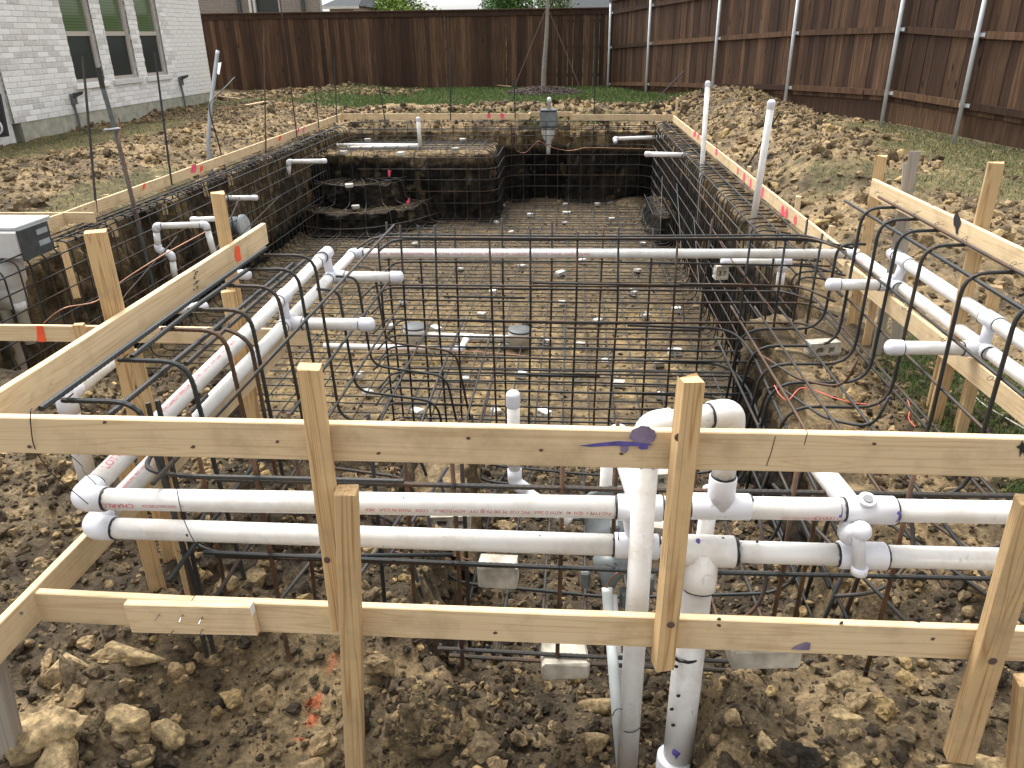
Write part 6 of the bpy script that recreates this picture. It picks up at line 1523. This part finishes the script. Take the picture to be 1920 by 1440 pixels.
# ================================================================== WIRES AND STRING
def line(label, pts, r, mat, name, cat, k=6): return solid(name, MB().tube(smooth_curve([p for p in pts], k), r, 6), M[mat], label, cat)
line('bare copper wire running along the left cage in the pit', [at(x, y, x=-3.6 + i * .12) for i, (x, y) in enumerate(((82, 606), (120, 578), (180, 565), (225, 530), (270, 500), (320, 470), (385, 435)))], .005, 'copper', 'copper_wire', 'wire')
line('bare copper wire looping along the back pool wall below the skimmer', [at(x, y, y=14.7) for x, y in ((966, 225), (967, 275), (972, 284), (985, 286), (1003, 270), (1012, 265), (1030, 275), (1060, 282), (1080, 281), (1100, 277), (1160, 278), (1235, 280))], .007, 'copper', 'copper_wire', 'wire')
line('bare copper wire across the pool floor behind the drains', [at(x, y, z=-1.14) for x, y in ((650, 705), (690, 662), (780, 655), (900, 660), (1040, 672), (1160, 675), (1260, 677))], .004, 'copper', 'copper_wire', 'wire')
line('thin copper wire hanging through the right cage', [at(x, y, y=4.6 - i * .1) for i, (x, y) in enumerate(((1330, 420), (1370, 485), (1420, 545), (1455, 590), (1490, 640), (1500, 655)))], .003, 'copper', 'copper_wire', 'wire')
line('pair of copper wires hanging left of the spa light', [at(x, y, y=1.85) for x, y in ((1060, 1043), (1078, 1062), (1088, 1095), (1098, 1130), (1100, 1160))], .0018, 'copper', 'copper_wire', 'wire')
line('copper wire lying along the front rebar below the lower pipe', [at(x, y, y=1.735) for x, y in ((740, 1034), (780, 1042), (830, 1038), (880, 1050))], .0018, 'copper', 'copper_wire', 'wire')
line('copper wire hanging by the left cut face behind the pipes', [at(x, y, y=2.1) for x, y in ((744, 862), (735, 900), (728, 950), (718, 985), (722, 1010))], .002, 'copper', 'copper_wire', 'wire')
line('pink string trailing over the right dirt shelf', [at(x, y, z=.125) for x, y in ((1452, 722), (1462, 740), (1478, 750), (1500, 728), (1530, 733), (1565, 746), (1600, 755), (1650, 760))], .0022, 'string', 'string', 'string')
line('short pink string standing in the right shelf soil', [at(x, y, z=.125) for x, y in ((1700, 745), (1706, 765), (1704, 785), (1716, 800))], .0022, 'string', 'string', 'string')
line('pale cord running through the grass at the right', [at(x, y, z=.06) for x, y in ((1818, 730), (1840, 755), (1880, 780), (1920, 803))], .003, 'dobie', 'cord', 'cord')
line('black tie wire hanging over the foreground board at the left', [at(60, 766, y=1.41), at(57, 772, y=1.394), at(58, 800, y=1.392), at(66, 842, y=1.40), at(95, 885, y=1.46), at(130, 915, y=1.50), at(165, 945, y=1.512)], .0012, 'wire', 'tie_wire', 'wire')
line('thin black wire bent over the left upper pipe', [at(130, 852, y=1.62), at(152, 872, y=1.62), at(158, 885, y=1.6), at(180, 908, y=1.56)], .0011, 'wire', 'tie_wire', 'wire')
line('thin black wire slanting across both front pipes', [at(325, 858, y=1.50), at(332, 920, y=1.52), at(345, 975, y=1.545), at(368, 1024, y=1.57)], .0011, 'wire', 'tie_wire', 'wire')
line('wire tie binding the grey conduit to the riser', [at(1148, 1342, y=1.53), at(1156, 1330, y=1.53), at(1170, 1330, y=1.53)], .0014, 'wire', 'tie_wire', 'wire')
line('dark wire loop round the riser below the low board', [at(1168, 1368, y=1.53), at(1175, 1373, y=1.515), at(1190, 1372, y=1.512), at(1203, 1362, y=1.525)], .0014, 'wire', 'tie_wire', 'wire')

def flag(label, pts, plane): 
    P_ = [at(x, y, **plane) for x, y in pts]; b2 = [p + Vector((0, .004, 0)) for p in P_]; n = len(P_)
    return solid('marker_ribbon', MB().add(P_ + b2, [tuple(range(n)), tuple(range(2 * n - 1, n - 1, -1))] + [(i, n + i, n + (i + 1) % n, (i + 1) % n) for i in range(n)]), M['pink'], label, 'ribbon')
flag('bright pink ribbon stuck in the face of the dirt ledge', ((727, 319), (733, 320), (731, 331), (728, 331)), dict(y=13.1))
flag('darker pink ribbon by the upper dirt step', ((762, 378), (768, 370), (768, 380), (763, 383)), dict(y=12.2))

# ================================================================== LOOSE THINGS IN THE YARD
def stick(label, a, b_, w_, mat='pine', name='wood_strip', cat='wood strip'):
    a, b_ = Vector(a), Vector(b_); m = frame_from(b_ - a, (0, 0, 1), a); L = (b_ - a).length
    mb = MB().box(0, L, -w_ / 2, w_ / 2, 0, .02, .003); o = link(name, mesh_of(name, mb.v, mb.f, M[mat]), None, m); return tag(o, label, cat)
stick('pale wooden strip lying on the back lawn left of the mulch', at(902, 157, z=.34), at(958, 163, z=.33), .05)
stick('pale broken board lying in the soil by the house corner', at(462, 198, z=.36), at(500, 191, z=.36), .09)
stick('thin pale stick beside the house corner grass', at(410, 181, z=.32), at(450, 186, z=.30), .04)

def boulder(label, px, py, plane, size, seed, stretch=(1, 1, 1), col=None, sub=4, amp=.42, rz=0.0, dark=0.0, rough=1.0, face=None):
    v, f = rock_protos(sub, 1, seed, amp, .9)[0]
    p_ = np.array([3.1, 1.7, 2.3]) * seed
    d = 1 + .10 * rough * fbm(v[:, 0] * 5 + p_[0], v[:, 1] * 5 + p_[1], v[:, 2] * 5, o=4, s=9) + .05 * rough * np.abs(fbm(v[:, 0] * 13 + p_[0], v[:, 1] * 13, v[:, 2] * 13, o=3, s=10))
    size = size * (1.28 if plane is None else 1.0)
    v = v * d[:, None] * np.array(stretch) * size
    c_, s_ = math.cos(rz), math.sin(rz); v = v @ np.array([[c_, s_, 0], [-s_, c_, 0], [0, 0, 1]])
    n = fbm(v[:, 0] * 18 / 1 + seed, v[:, 1] * 18, v[:, 2] * 18, o=4, s=12)
    c = lerp(np.array([.25, .19, .11]) * (1 - dark * .7), np.array([.44, .345, .205]) * (1 - dark * .8), np.clip(.5 + 1.1 * n, 0, 1))
    if dark > .7: c = lerp(BLK * 1.6, DRK * 1.2, np.clip(.5 + n, 0, 1))
    if face is not None: c = lerp(c, TAN * 1.15 * (1 + .35 * n[:, None]), sstep(.05, .5, v[:, 0] / size - .5 * v[:, 2] / size + .5 * n))  # right side painted paler: tan soil plus the light falling on it
    o = link('rock', np_mesh('rock', v, f, M['clod'], c, True), None, Matrix.Translation(at(px, py, **plane) if plane else hit_ground(px, py + size * 330, -size * .05))); return tag(o, label, 'rock')
boulder('large tan rock at the left edge beside the grey stake', 95, 1345, None, .075, 3, (.8, .9, 1.0), rz=.4)
boulder('tall tan rock at the bottom left beside the grey stake', 110, 1418, None, .07, 4, (.7, .8, 1.2))
boulder('big lumpy tan rock in the bottom left soil', 235, 1340, None, .062, 5, (1.15, .9, .8))
boulder('rounded tan rock right of the lumpy one', 312, 1362, None, .046, 6)
boulder('small tan rock below the lumpy one', 255, 1400, None, .042, 7)
boulder('hollow tan rock under the scab board at the left', 130, 1235, None, .062, 8, (1.1, .8, .9))
boulder('flat half buried tan rock below the scab board', 240, 1205, None, .062, 9, (1.5, .7, .6))
boulder('tan clod at the foot of the right foreground stake', 1850, 1430, None, .10, 10, (1.2, .8, .6))
boulder('black clay lump in the bottom right soil', 1510, 1400, None, .062, 11, (1, .8, .8), dark=1.0)
boulder('tan rock beside the black clay lump', 1435, 1385, None, .036, 12)
boulder('dull brown rock in the right foreground soil', 1580, 1262, None, .052, 13, (1.2, .8, .8), dark=.4)
boulder('angular tan rock in the right foreground soil', 1605, 1302, None, .034, 14)
boulder('flat tan rock left of the right foreground stake', 1575, 1325, None, .034, 15, (1.3, .8, .6))
boulder('pale rock low in the right foreground soil', 1600, 1418, None, .036, 16, (.9, .8, 1))
boulder('grey brown rock right of the front left corner behind the low board', 428, 1080, None, .042, 17)
boulder('small tan rock in the spa soil behind the upper pipe', 944, 978, None, .040, 18, (1.2, .9, .8))
boulder('tan rock in the trench left of the conduit', 1130, 1310, None, .045, 19)
boulder('brown rock beside the riser in the trench', 1112, 1385, None, .04, 20, dark=.3)
boulder('big dirt clod heaped behind the right pool form', 1545, 372, dict(x=2.85), .24, 21, (1.2, 1.1, .9))
boulder('large dirt clod on the far right spoil heap', 1480, 310, dict(x=2.7), .17, 22)
mound = boulder('big solid earth mound at bottom centre with a tan right face coloured as lit', 800, 1350, dict(y=1.42), .165, 31, (1.12, .85, .92), sub=6, amp=.30, dark=.62, rough=2.2, face=1)
mn_ = np.array(mound.location); vv = np.empty(len(mound.data.vertices) * 3); mound.data.vertices.foreach_get('co', vv); vv = vv.reshape(-1, 3)
vv = vv[(vv[:, 2] > -.02) & (vv[:, 0] < .09)]; vv = vv[rng.integers(0, len(vv), 650)]
V, Fc, C = scatter_mesh(vv * 1.01 + mn_, (0.004 ** -1.6 + rng.random(650) * (0.024 ** -1.6 - 0.004 ** -1.6)) ** (-1 / 1.6), P_MD, clod_cols(650, None, None, .22, .36))
struct('soil_clods', np_mesh('soil_clods', V, Fc, M['clod'], C), 'stuff')
